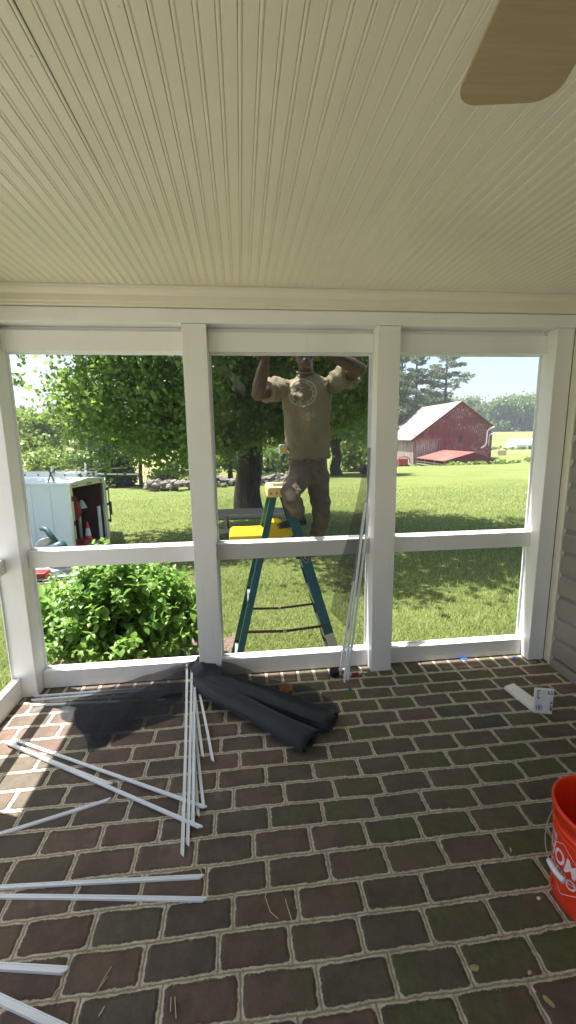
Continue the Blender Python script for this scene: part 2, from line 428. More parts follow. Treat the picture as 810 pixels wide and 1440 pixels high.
vsn = [(x, y, ground(x, y) + (.012*mnoise.noise(Vector((x*1.1, y*1.1, 0))) if y > 3 else 0)) for y in gy for x in gx]
nx = len(gx); fs = [(j*nx+i, j*nx+i+1, (j+1)*nx+i+1, (j+1)*nx+i) for j in range(len(gy)-1) for i in range(nx-1)]
me = bpy.data.meshes.new('lawn'); me.from_pydata(vsn, [], fs); lawn = link('lawn', me, M['lawn'], smooth=True); tag(lawn, kind='structure')

# grass blades near the porch (uncountable)
def np_ground(x, y): return np.array([ground(a, b) for a, b in zip(x, y)])
def in_bed(x, y):
    return (x < -.15+.25*np.sin(x*3+y*5)*.5) & (y < 4.35+.1*np.sin(x*7)) & (x > -2.0) | ((x < .35-(y-2.76)*1.0) & (y < 3.3))
def grass():
    N = 210000
    y = 2.8 + (24-2.8)*RNG.random(N)**2.6
    x = y*(-.60+1.5*RNG.random(N))
    k = (x/y > -.62) & (x/y < .95); x = x[k]; y = y[k]
    k = ~in_bed(x, y); x = x[k]; y = y[k]; n = len(x)
    z = np_ground(x, y)
    h = (.018+.030*RNG.random(n))*(1+.06*y)*np.clip((24-y)/9, .12, 1); wd = (.0022+.0022*RNG.random(n))*(1+.16*y); a = RNG.random(n)*2*PI; la = RNG.random(n)*2*PI; le = h*(.2+.9*RNG.random(n))
    v = np.zeros((n, 3, 3))
    v[:,0] = np.stack([x-np.cos(a)*wd, y-np.sin(a)*wd, z-.005], 1); v[:,1] = np.stack([x+np.cos(a)*wd, y+np.sin(a)*wd, z-.005], 1)
    v[:,2] = np.stack([x+np.cos(la)*le, y+np.sin(la)*le, z+h], 1)
    r = np.repeat(RNG.random(n), 3)
    me = np_mesh('grass', v.reshape(-1, 3), np.arange(n*3).reshape(n, 3), r)
    return tag(link('grass', me, M['blade']), 'short mown grass blades of the lawn outside the screens', 'grass', kind='stuff')
grass()

# mulch bed
def mulch():
    mb = MB(); pts = []
    xs = np.arange(-3.4, .45, .12); ys = np.arange(2.77, 4.5, .12); idx = {}
    for j, y in enumerate(ys):
        for i, x in enumerate(xs):
            idx[i, j] = len(mb.v); mb.v.append((x, y, ground(x, y)+.014+.022*(mnoise.noise(Vector((x*9, y*9, 3)))+.5)))
    for j in range(len(ys)-1):
        for i in range(len(xs)-1):
            if in_bed(np.array([xs[i]+.06]), np.array([ys[j]+.06]))[0]:
                mb.f.append((idx[i, j], idx[i+1, j], idx[i+1, j+1], idx[i, j+1])); mb.mi.append(0)
    o = mb.build('mulch_bed', M['mulch'], smooth=True); tag(o, kind='structure')
mulch()

def bounce_paving():  # unseen pale paving, added to bounce sunlight up onto the porch ceiling
    mb = MB(); xs = np.linspace(-14, 9, 47); 
    def sheet_(xs, ys):
        b = len(mb.v); n = len(xs)
        for y in ys:
            for x in xs: mb.v.append((x, y, ground(x, y)+.02))
        for j in range(len(ys)-1):
            for i in range(n-1): mb.f.append((b+j*n+i, b+j*n+i+1, b+(j+1)*n+i+1, b+(j+1)*n+i)); mb.mi.append(0)
    sheet_(np.linspace(-9, -2.2, 16), np.linspace(-2.6, 1.9, 12)); sheet_(np.linspace(-9, 2.6, 26), np.linspace(-13, -2.601, 24))
    o = mb.build('bounce_paving', M_simple('bounce_concrete', (.34,.33,.30), .85, .12, 2, bump=.2), smooth=True); tag(o, kind='structure')
bounce_paving()

# ------------------------------------------------------------------ porch: floor, ceiling, walls
o = MB().box(-1.47, 2.115, -2.2, 2.757, -.7, 0).build('brick_floor', M['brick']); tag(o, kind='structure')

def beadboard():
    mb = MB(); P = .0433; x = -1.62; prof = []
    k0 = math.floor((-1.60-.0265)/P)
    for k in range(k0, int((2.115-.0265)/P)+2):
        c = .0265+k*P; dz = .0008*random.uniform(-1, 1)
        for dx, z in ((-.0068, 0), (-.0052, .0030), (-.0038, .0008), (-.0018, -.0001), (.0018, -.0001), (.0038, .0008), (.0052, .0030), (.0068, 0)):
            prof.append((c+dx, z+dz*(1 if z == 0 else 0)))
    prof = [p for p in prof if -1.60 < p[0] < 2.113]
    prof = [(-1.60, 0)] + prof + [(2.113, 0)]
    n = len(prof)
    for y in (-2.2, 2.62):
        for x, z in prof: mb.v.append((x, y, 2.42+z))
    for x in (-1.60, 2.113):
        pass
    for i in range(n-1): mb.f.append((i, i+n, i+n+1, i+1)); mb.mi.append(0)
    b = len(mb.v); mb.v += [(-1.60, -2.2, 2.45), (2.113, -2.2, 2.45), (2.113, 2.62, 2.45), (-1.60, 2.62, 2.45)]
    mb.f.append((b, b+1, b+2, b+3)); mb.mi.append(0)
    return mb
o = beadboard().build('ceiling', M['cream']); tag(o, kind='structure')
# open gap line between two of the boards on the left of the ceiling
gap = MB(); xg = .0265-10*.0433+.0062
gap.prism([(xg-.0012, .35), (xg+.0018, .35), (xg+.0012, 1.2), (xg, 1.55)], 'z', 2.4185, 2.4195)
gp = gap.build('board_gap', M['dark'], o)

PY0, PY1 = 2.604, 2.744          # post faces
RY0, RY1 = 2.690, 2.730          # rail faces
def wall_back():
    t = empty('porch_wall', (0, 0, 0), 0, 'white post and rail porch wall facing the barn and the lawn', 'screen wall', 'white framed walls of the porch')
    for a, b in ((-1.470, -1.329), (-.316, -.176), (.833, .974), (1.984, 2.099)):
        MB().box(a, b, PY0, PY1, .0, 2.236).build('post', M['white'], t, bevel=.003)
    MB().box(-1.47, 2.110, 2.600, 2.750, 2.238, 2.312).build('header_beam', M['white'], t, bevel=.002)
    # crown trim: stepped profile
    pr = [(2.608, 2.3165), (2.590, 2.3165), (2.588, 2.323), (2.582, 2.323), (2.582, 2.334), (2.578, 2.340), (2.578, 2.372), (2.574, 2.379), (2.566, 2.385), (2.560, 2.398), (2.560, 2.410), (2.556, 2.412), (2.556, 2.4185), (2.608, 2.4185)]
    MB().prism([(y, z) for y, z in pr], 'x', -1.43, 2.108).build('crown_trim', M['cream'], t)
    MB().box(-1.47, 2.110, 2.612, 2.750, 2.314, 2.418).build('top_plate', M['white'], t)
    for a, b in ((-1.329, -.316), (-.176, .833), (.974, 1.984)):
        MB().box(a+.001, b-.001, RY0, RY1, 2.100, 2.212).build('top_rail', M['white'], t, bevel=.002)
        MB().box(a+.001, b-.001, RY0, RY1, .817, .920).build('middle_rail', M['white'], t, bevel=.002)
        MB().box(a+.001, b-.001, RY0, RY1, .002, .120).build('bottom_rail', M['white'], t, bevel=.002)
        MB().box(a+.001, b-.001, 2.722, 2.746, 2.213, 2.237).build('stop_strip', M['white'], t)
        for z0, z1 in ((.120, .817), (.920, 2.100)):
            m = MB(); q = .013
            m.box(a, a+q, 2.731, 2.741, z0, z1); m.box(b-q, b, 2.731, 2.741, z0, z1)
            m.box(a+q, b-q, 2.732, 2.740, z0-.002, z0+q); m.box(a+q, b-q, 2.732, 2.740, z1-q, z1+.002)
            for k in range(5):
                zz = z0+(z1-z0)*(k+.5)/5
                m.box(a+.004, a+.009, 2.728, 2.731, zz, zz+.004); m.box(b-.009, b-.004, 2.728, 2.731, zz, zz+.004)
            m.build('screen_track', M['vinyl'], t)
wall_back()
def wall_left():
    t = empty('porch_wall', (0, 0, 0), 0, 'white post and rail porch wall at the left edge, running from the corner towards the viewer', 'screen wall', 'white framed walls of the porch')
    ys = [(1.69, 1.83), (.62, .76), (-.45, -.31), (-1.52, -1.38)]
    for a, b in ys: MB().box(-1.470, -1.329, a, b, 0, 2.236).build('post', M['white'], t, bevel=.003)
    MB().box(-1.471, -1.331, -2.2, 2.598, 2.238, 2.312).build('header_beam', M['white'], t, bevel=.002)
    MB().box(-1.471, -1.340, -2.2, 2.598, 2.314, 2.418).build('top_plate', M['white'], t)
    pr = [(-1.335, 2.314), (-1.317, 2.314), (-1.313, 2.334), (-1.309, 2.340), (-1.309, 2.372), (-1.297, 2.385), (-1.290, 2.410), (-1.286, 2.4185), (-1.335, 2.4185)]
    MB().prism(pr, 'y', -2.2, 2.552).build('crown_trim', M['cream'], t)
    e = [2.604]+[v for p in ys for v in (p[1], p[0])]
    for i in range(0, len(e)-1, 2):
        hi, lo = e[i]-.001, e[i+1]+.001
        for nm, z0, z1 in (('top_rail', 2.100, 2.212), ('middle_rail', .817, .905), ('bottom_rail', .002, .135)):
            MB().box(-1.460, -1.420, lo, hi, z0, z1).build(nm, M['white'], t, bevel=.002)
        m = MB()
        for z0, z1 in ((.135, .817), (.905, 2.1)):
            m.box(-1.466, -1.461, hi-.014, hi, z0, z1); m.box(-1.466, -1.461, lo, lo+.014, z0, z1)
        m.build('screen_track', M['vinyl'], t)
wall_left()
def wall_rear():
    t = empty('porch_wall', (0, 0, 0), 0, 'white post and rail porch wall behind the viewer', 'screen wall', 'white framed walls of the porch')
    for a in (-1.329, -.2, .93): MB().box(a, a+.14, -2.2, -2.06, 0, 2.236).build('post', M['white'], t, bevel=.003)
    MB().box(-1.325, 2.110, -2.2, -2.05, 2.238, 2.418).build('header_beam', M['white'], t)
    MB().box(-1.185, 2.110, -2.15, -2.11, .82, .92).build('middle_rail', M['white'], t)
    MB().box(-1.185, 2.110, -2.15, -2.11, .002, .12).build('bottom_rail', M['white'], t)
wall_rear()
# roof
def roof():
    t = empty('porch_roof', (0, 0, 2.45), 0, 'flat porch roof with white fascia above the ceiling', 'roof')
    t.location = (0, 0, 0)
    MB().box(-1.612, 2.115, -2.45, 2.842, 2.452, 2.56).build('roof_deck', M['white'], t)
    m = MB(); m.box(-1.612, 2.115, 2.80, 2.842, 2.30, 2.451); m.box(-1.612, -1.575, -2.45, 2.799, 2.30, 2.451)
    m.build('fascia', M['white'], t)
    m = MB(); m.box(-1.574, 2.115, 2.752, 2.799, 2.40, 2.412); m.box(-1.574, -1.473, -2.2, 2.751, 2.40, 2.412); m.build('soffit', M['white'], t)
    MB().box(-1.66, 6.0, -3.0, 2.0, 2.575, 2.64).build('shingles', M['rubber'], t)
roof()
# house wall with lap siding
def siding():
    t = empty('house_wall', (0, 0, 0), 0, 'beige lap sided house wall along the right edge of the porch', 'wall')
    m = MB(); z = .078; P = .1505
    while z < 2.40:
        z1 = min(z+P, 2.415)
        q = [(2.1160, z-.004), (2.0965, z-.004), (2.0950, z), (2.0950, z+.094), (2.0965, z+.102), (2.1020, z+.112), (2.1090, z+.119), (2.1120, z+.124), (2.1120, z1-.004)]
        q = [(a_, min(b_, 2.416)) for a_, b_ in q]; n_ = len(q)
        m.add([(a_, 2.52, b_) for a_, b_ in q]+[(a_, -2.2, b_) for a_, b_ in q], [(i, i+1, n_+i+1, n_+i) for i in range(n_-1)]+[tuple(range(n_))])
        z += P
    m.build('lap_siding', M['siding'], t)
    MB().box(2.117, 2.30, -2.4, 2.75, -.6, 2.57).build('wall_core', M['siding'], t)
    MB().box(2.078, 2.116, -2.2, 2.500, .001, .060).build('base_trim', M['siding'], t, bevel=.003)
    MB().box(2.101, 2.116, 2.522, 2.603, .001, 2.417).build('corner_trim', M['cream'], t, bevel=.002)
    MB().box(2.090, 2.100, 2.528, 2.548, .001, 2.30).build('channel', M['cream'], t)
    MB().box(2.301, 6.0, -2.95, 2.0, -.8, 2.574).build('house_body', M['siding'], t)
siding()

# ------------------------------------------------------------------ ceiling fan
def fan():
    t = empty('ceiling_fan', (.325, .150, 2.15), 0, 'tan bladed ceiling fan hanging overhead with one blade in view', 'ceiling fan')
    m = NT('fan_blade', .5, .4); f = m.noise(16, 5, .7, mul=(.25, 4, 1)); m.color(m.ramp(f, [(.3, (.33,.245,.135)), (.75, (.42,.325,.19))]))
    for k in range(5):
        a = math.radians(78+72*k)
        L0, L1 = .17, .655; out = []
        w0, w1 = .055, .083
        pts = [(L0, -w0), (L0+.06, -w0-.006)]
        for s in range(7):
            an = -PI/2+PI/2*s/6; pts.append((L1-.035+.035*math.cos(an)-.0, -w1+.035+.035*math.sin(an)))
        for s in range(7):
            an = PI/2*s/6; pts.append((L1-.012-.045+.045*math.cos(an), w1-.045+.045*math.sin(an)))
        pts += [(L0+.06, w0+.006), (L0, w0)]
        Mx = Matrix.Rotation(a, 4, 'Z') @ Matrix.Rotation(math.radians(-3), 4, 'X')
        b = MB().prism(pts, 'z', -.003, .003, M=Mx).build('blade', m.mat, t)
        MB().beam(Mx @ Vector((.06, 0, .012)), Mx @ Vector((.23, 0, .008)), .03, .006).build('blade_iron', M['alu'], b)
    MB().lathe([(0, -.05), (.06, -.05), (.10, -.03), (.11, .0), (.11, .06), (.07, .09), (0, .09)], 28).build('motor', M['cream'], t, smooth=True)
    MB().tube([(0, 0, .09), (0, 0, .20)], .013).build('downrod', M['alu'], t)
    MB().lathe([(0, .19), (.03, .19), (.065, .23), (.07, .268), (0, .268)], 24).build('canopy', M['cream'], t, smooth=True)
fan()

# ------------------------------------------------------------------ screens
def sheet(name, rows, mat, nz=.0, seed=0, sub=6, label=None, cat=None, group=None, parent=None, normal=(0,0,1), fs_=6.0, thick=0):
    """rows: list of rows of 3D points (same length), bilinear refined, with folds along normal"""
    rows = [[Vector(p) for p in r] for r in rows]; R = len(rows); C = len(rows[0]); N = Vector(normal)
    def at(u, v):
        i = min(int(u), R-2); j = min(int(v), C-2); a = u-i; b = v-j
        return rows[i][j].lerp(rows[i][j+1], b).lerp(rows[i+1][j].lerp(rows[i+1][j+1], b), a)
    U = (R-1)*sub+1; V = (C-1)*sub+1; mb = MB()
    for i in range(U):
        for j in range(V):
            p = at(i/sub, j/sub)
            d = mnoise.noise(Vector((p.x*fs_+seed, p.y*fs_*.6, p.z*fs_*.35)))+.5*mnoise.noise(Vector((p.x*fs_*2.7+seed, p.y*fs_*2.3, p.z)))
            mb.v.append(tuple(p+N*(nz*d)))
    for i in range(U-1):
        for j in range(V-1):
            mb.f.append((i*V+j, i*V+j+1, (i+1)*V+j+1, (i+1)*V+j)); mb.mi.append(0)
    o = mb.build(name, mat, parent, smooth=True)
    if thick:
        s = o.modifiers.new('t', 'SOLIDIFY'); s.thickness = thick
    return tag(o, label, cat, group) if label else o

sc = empty('window_screen', (0, 0, 0), 0, 'dark insect screen hung in the middle opening in front of the man on the ladder', 'insect screen')
sheet('screen_cloth', [[(-.172, 2.681, z), (.2, 2.684, z), (.829, 2.681, z)] for z in (.125, .5, .9, 1.3, 1.7, 2.098)], M['screen'], .002, 2, 5, parent=sc, normal=(0, -1, 0))
sheet('loose_flap', [
    [(.560, 2.655, .435), (.66, 2.62, .33), (.700, 2.64, .262)],
    [(.590, 2.660, .58), (.67, 2.625, .50), (.722, 2.64, .46)],
    [(.612, 2.662, .73), (.70, 2.630, .70), (.752, 2.64, .70)],
    [(.672, 2.664, .92), (.72, 2.635, .92), (.778, 2.645, .92)],
    [(.738, 2.667, 1.2), (.77, 2.645, 1.2), (.806, 2.652, 1.2)],
    [(.796, 2.668, 1.52), (.806, 2.655, 1.52), (.818, 2.66, 1.52)]], M['screen2'], .010, 5, 6, parent=sc, normal=(0, -1, 0), fs_=9)

# loose mesh on the floor (left of the post)
sheet('screen_sheet', [
    [(-.335, 2.655, .150), (-.40, 2.60, .080), (-.40, 2.48, .045), (-.385, 2.40, .04), (-.40, 2.30, .015)],
    [(-.56, 2.665, .085), (-.60, 2.57, .045), (-.58, 2.46, .060), (-.60, 2.33, .045), (-.62, 2.20, .012)],
    [(-.80, 2.62, .040), (-.83, 2.52, .038), (-.82, 2.38, .052), (-.76, 2.26, .05), (-.70, 2.135, .010)],
    [(-.97, 2.55, .030), (-1.0, 2.47, .030), (-.98, 2.36, .040), (-.90, 2.26, .035), (-.84, 2.045, .008)],
    [(-1.10, 2.475, .024), (-1.12, 2.43, .022), (-1.10, 2.36, .012), (-.98, 2.27, .012), (-.855, 2.12, .008)]],
    M['screen3'], .014, 3, 7, 'crumpled black screen mesh spread over the floor beneath the left window opening', 'screen mesh', fs_=8)
sheet('screen_sheet', [
    [(-.330, 2.650, .155), (-.385, 2.58, .095), (-.390, 2.46, .062)],
    [(-.50, 2.60, .090), (-.56, 2.50, .085), (-.555, 2.38, .050)],
    [(-.66, 2.50, .065), (-.72, 2.38, .080), (-.68, 2.235, .030)],
    [(-.80, 2.40, .050), (-.86, 2.28, .055), (-.815, 2.10, .016)],
    [(-1.02, 2.38, .036), (-1.01, 2.33, .040), (-.97, 2.26, .030)]], M['screen3'], .020, 21, 8, 'darker folded layer of black mesh lying on top of the crumpled sheet', 'screen mesh', fs_=13)
sheet('screen_sheet', [
    [(-.31, 2.650, .165), (-.33, 2.63, .13), (-.36, 2.58, .10)],
    [(-.10, 2.660, .105), (-.14, 2.58, .12), (-.18, 2.50, .112)],
    [(.15, 2.570, .020), (.10, 2.48, .09), (.03, 2.38, .110)],
    [(.38, 2.475, .012), (.30, 2.36, .075), (.20, 2.25, .110)],
    [(.500, 2.300, .010), (.46, 2.22, .07), (.36, 2.14, .108)],
    [(.520, 2.200, .008), (.49, 2.14, .06), (.41, 2.09, .106)]],
    M['screen4'], .010, 9, 6, 'see-through black mesh sheet draped over the upper roll and the amber cup', 'screen mesh', fs_=10)

def mesh_roll(a, b, r, label, seed):
    a = Vector(a); b = Vector(b); d = b-a; n = 22; k = 30; mb = MB()
    u = Vector((0, 0, 1)); wv = d.normalized().cross(u)
    turns = 2.6; m = int(k*turns)
    for i in range(n+1):
        t = i/n; p = a+d*t
        for j in range(m+1):
            an = 2*PI*j/k; rr = r*(.42+.58*min(1, j/(m-k)))*(1+.16*mnoise.noise(Vector((t*2.2+seed, math.cos(an)*1.9, math.sin(an)*1.9)))+.05*mnoise.noise(Vector((t*9+seed, math.cos(an)*5, math.sin(an)*5))))*(1-.38*math.exp(-t*5))
            sg = .010*mnoise.noise(Vector((t*3, seed, 0)))
            if j == m: rr += .004
            mb.v.append(tuple(p + wv*(math.cos(an)*rr*1.26+sg) + u*((math.sin(an)*rr*.66)-.012*t)))
    for i in range(n):
        for j in range(m): mb.f.append((i*(m+1)+j, i*(m+1)+j+1, (i+1)*(m+1)+j+1, (i+1)*(m+1)+j)); mb.mi.append(0)
    o = mb.build('screen_roll', M['roll'], smooth=True)
    s = o.modifiers.new('t', 'SOLIDIFY'); s.thickness = .0025; s.offset = -1
    return tag(o, label, 'mesh roll', 'rolls of black screen mesh')
mesh_roll((-.335, 2.625, .085), (.455, 2.075, .053), .058, 'longer black roll of screen mesh, nearer the wall, under the see-through sheet', 1)
mesh_roll((-.345, 2.520, .075), (.310, 1.940, .053), .057, 'shorter black roll of screen mesh with its open end towards the viewer', 4)
# gathered fold joining the rolls against the post
sheet('screen_sheet', [
    [(-.40, 2.60, .09), (-.37, 2.52, .075), (-.34, 2.43, .03)],
    [(-.33, 2.652, .175), (-.29, 2.56, .15), (-.25, 2.46, .06)],
    [(-.24, 2.640, .150), (-.18, 2.54, .130), (-.15, 2.42, .09)]], M['roll'], .016, 14, 7, 'bunched black mesh gathered against the foot of the post left of the ladder', 'screen mesh', fs_=12)

# ------------------------------------------------------------------ white trim strips
G = 'white vinyl trim strips left on the porch'
def strip(a, b, label, w=.0135, h=.009, z=None, cut=.008):
    a = Vector(a); b = Vector(b)
    mb = MB(); d = (b-a).normalized(); r = d.cross(Vector((0, 0, 1)))
    if r.length < .1: r = Vector((1, 0, 0))
    r.normalize(); u = r.cross(d)
    prof = [(-w/2, 0), (w/2, 0), (w/2, h), (w/2-.003, h), (w/2-.003, h*.62), (-w/2+.003, h*.62), (-w/2+.003, h), (-w/2, h)]
    n = len(prof)
    sag = .002*random.uniform(-1, 1)
    K = 6
    for i in range(K+1):
        t = i/K; p = a.lerp(b, t)+r*sag*math.sin(PI*t)*2
        for x, z in prof:
            e = (cut*x/w*2) if i in (0, K) else 0
            mb.v.append(tuple(p+r*x+u*z+d*(e if i == 0 else -e)))
    for i in range(K):
        for j in range(n): mb.f.append((i*n+j, i*n+(j+1) % n, (i+1)*n+(j+1) % n, (i+1)*n+j)); mb.mi.append(0)
    mb.f.append(tuple(range(n))); mb.mi.append(0); mb.f.append(tuple(K*n+j for j in reversed(range(n)))); mb.mi.append(0)
    return tag(mb.build('trim_strip', M['vinyl']), label, 'trim strip', G)
S = [((-.405, 2.66, .118), (-.280, 1.431, .001), 'white strip, leftmost and longest of the bundle pointing at the viewer'),
 ((-.372, 2.64, .105), (-.264, 1.470, .001), 'white strip in the bundle, second from its left, ending just short of the longest'),
 ((-.350, 2.60, .090), (-.252, 1.551, .013), 'white strip lying on top in the middle of the bundle pointing at the viewer'),
 ((-.335, 2.30, .012), (-.236, 1.600, .001), 'white strip, fourth from the left in the bundle pointing at the viewer'),
 ((-.318, 2.25, .002), (-.216, 1.640, .001), 'white strip, rightmost of the long strips in the bundle pointing at the viewer'),
 ((-.355, 2.56, .080), (-.246, 1.946, .002), 'short white strip crossing the bundle and ending on its right side'),
 ((-.305, 2.42, .050), (-.194, 1.910, .002), 'short white strip lying alone just right of the bundle'),
 ((-1.305, 2.178, .003), (-.219, 1.530, .014), 'long white strip, lowest of the three slanting across the sun patch'),
 ((-1.260, 2.189, .003), (-.209, 1.625, .014), 'long white strip, uppermost of the three slanting across the sun patch'),
 ((-1.288, 2.160, .015), (-.661, 1.817, .004), 'shorter white strip between the two long ones slanting across the sun patch'),
 ((-1.30, 1.540, .001), (-.642, 1.731, .001), 'white strip below the sun patch, rising towards the right'),
 ((-1.40, 1.414, .001), (-.196, 1.336, .001), 'white strip lying crosswise, farther of the long pair at the left edge'),
 ((-1.40, 1.452, .001-.0), (-.179, 1.255, .001), None)]
for a, b, l in S[:-1]: strip(a, b, l)
strip((-1.30, 1.405-.003, .0012), (-.179, 1.255, .001), 'white strip lying crosswise, nearer of the long pair at the left edge')
strip((-1.25, 1.205, .001), (-.585, 1.100, .001), 'short end of a white strip at the lower left edge', .018, .011)
strip((-1.20, 1.235, .001), (-.530, .960, .001), 'white strip nearest the viewer, cut by the bottom left corner', .020, .012)
strip((-1.352, 2.600, .001), (-.60, 2.600, .001), 'white strip closest to the left bottom rail, under the mesh', .014)
strip((-1.346, 2.560, .001), (-.576, 2.575, .001), 'white strip in the middle of the three under the mesh by the left bottom rail', .014)
strip((-1.329, 2.505, .001), (-.526, 2.455, .001), 'white strip farthest from the left bottom rail of the three under the mesh', .014)
def lean(a, b, label):
    o = MB().beam(a, b, .013, .010, up=(0, 1, 0), cut=.004).build('trim_strip', M['vinyl']); tag(o, label, 'trim strip', G)
lean((.612, 2.590, .004), (.795, 2.672, 1.180), 'thin white strip leaning on the second post, its foot farthest left')
lean((.622, 2.500, .004), (.789, 2.652, 1.170), 'white strip leaning on the second post, its foot nearest the viewer')
lean((.648, 2.520, .004), (.812, 2.655, 1.095), 'white strip leaning on the second post, its foot farthest right')

# ------------------------------------------------------------------ small things on the floor
# spline puck
o = MB().lathe([(0, 0), (.030, 0), (.034, .004), (.034, .016), (.030, .018), (.030, .024), (.034, .027), (.034, .040), (.030, .045), (.014, .046), (.012, .040), (0, .040)], 28, (.575, 2.590, .001)).build('spline_roller', M['black'], smooth=False)
tag(o, 'small round black reel at the foot of the leaning strips', 'reel')
t = empty('utility_knife', (.70, 2.575, .004), math.radians(4), 'red and silver utility knife beside the black reel', 'knife')
MB().prism([(-.075, -.010), (-.02, -.013), (.06, -.011), (.075, -.004), (.072, .009), (.02, .012), (-.06, .011)], 'z', 0, .018).build('handle', M['alu'], t, bevel=.003)
MB().prism([(-.015, -.0135), (.035, -.0125), (.035, -.002), (-.015, -.002)], 'z', -.002, .0195).build('grip', M['red'], t, bevel=.001)
MB().prism([(.075, -.003), (.105, -.001), (.092, .006), (.074, .006)], 'z', .008, .0095).build('knife_blade', M['alu'], t)
# amber cup under mesh
def cup():
    t = empty('plastic_cup', (.225, 2.395, 0), .15, 'square amber plastic cup under the see-through mesh', 'cup')
    mb = MB(); b = .026; r = .036; h = .062; tk = .003
    ring = lambda q, z: [(-q, -q, z), (q, -q, z), (q, q, z), (-q, q, z)]
    vs_ = ring(b, 0)+ring(r, h)+ring(r-tk, h)+ring(b-tk, tk)
    fs_ = [(3, 2, 1, 0)]
    for l in range(3):
        for j in range(4): fs_.append((l*4+j, l*4+(j+1) % 4, (l+1)*4+(j+1) % 4, (l+1)*4+j))
    fs_.append((12, 13, 14, 15)); mb.add(vs_, fs_); mb.build('cup_body', M['amber'], t, bevel=.002)
cup()
def scrap(x, y, w, h, a, label):
    mb = MB(); n = 9
    pts = [(w*(1+.3*random.uniform(-1, 1))*math.cos(2*PI*k/n), h*(1+.3*random.uniform(-1, 1))*math.sin(2*PI*k/n)) for k in range(n)]
    Mx = Matrix.Translation((x, y, .001)) @ Matrix.Rotation(a, 4, 'Z')
    mb.prism(pts, 'z', 0, .004, M=Mx)
    mb.prism([(p[0]*.6+.004, p[1]*.6) for p in pts], 'z', .004, .009, M=Mx @ Matrix.Rotation(.15, 4, 'Y'))
    tag(mb.build('tape_scrap', M['bluetape']), label, 'tape scrap', 'blue tape scraps')
scrap(1.545, 2.672, .030, .009, 0, 'blue tape scrap against the right bottom rail')
scrap(1.905, 2.640, .016, .020, .4, 'blue tape scrap at the foot of the right corner post')
scrap(.640, 2.420, .010, .008, 0, 'tiny blue tape scrap in front of the leaning strips')

# L-shaped trim offcut
def offcut():
    t = empty('trim_offcut', (1.69, 2.06, .001), 0, 'white L shaped board offcut with blue printed marks standing on the bricks', 'board offcut')
    # upright leg faces the viewer; lying leg runs back to the left
    A = Vector((-.058, -.004, 0)); B = Vector((.036, -.030, 0)); d = (B-A).normalized(); nrm = Vector((d.y, -d.x, 0))  # towards viewer
    Mx = Matrix.Translation(A) @ Matrix(((d.x, -nrm.x, 0, 0), (d.y, -nrm.y, 0, 0), (0, 0, 1, 0), (0, 0, 0, 1)))
    W = (B-A).length; H = .150
    body = MB(); body.box(0, W, 0, .020, 0, H, M=Mx)
    body.build('upright_leg', M['white'], t, bevel=.0012)
    q = [(-.058, -.0), (-.064, .275), (.020, .262), (.036, -.008)]
    f_ = MB().prism([(p[0], p[1]) for p in [(-.0595, .018), (-.085, .235), (-.005, .262), (.034, -.004)]], 'z', 0, .020); f_.build('lying_leg', M['white'], t, bevel=.0012)
    pr = MB()
    def ringmk(cx, cz, r, wd, a0=0, a1=2*PI, n=26):
        vs_ = []; 
        for i in range(n+1):
            an = a0+(a1-a0)*i/n
            for rr in (r, r-wd): vs_.append(Mx @ Vector((cx+rr*math.cos(an), -.0012, cz+rr*math.sin(an))))
        pr.add(vs_, [(2*i, 2*i+1, 2*i+3, 2*i+2) for i in range(n)])
    def done():
        nonlocal pr
        pr.build('printed_mark', M['blue'], t); pr = MB()
    def bar(x0, z0, x1, z1, wd=.004):
        a = Vector((x0, -.0012, z0)); b = Vector((x1, -.0012, z1)); dd = (b-a).normalized(); pp = Vector((-dd.z, 0, dd.x))*wd/2
        pr.add([Mx @ v for v in (a-pp, b-pp, b+pp, a+pp)], [(0, 1, 2, 3)])
    ringmk(.026, .038, .0175, .0042); done(); ringmk(.026, .038, .0075, .0074); done()
    ringmk(.082, .138, .0150, .005, PI*.95, 2*PI*.92); bar(.068, .126, .068, .146); bar(.078, .142, .092, .142); done()
    bar(.014, .096, .014, .146); bar(.014, .146, .026, .146); bar(.014, .098, .022, .092); bar(.022, .092, .022, .104); done()
    bar(.080, .078, .094, .066); bar(.094, .082, .080, .062); bar(.084, .060, .088, .020, .005); bar(.092, .052, .094, .024, .004); bar(.078, .034, .094, .030, .005)
    done()
offcut()

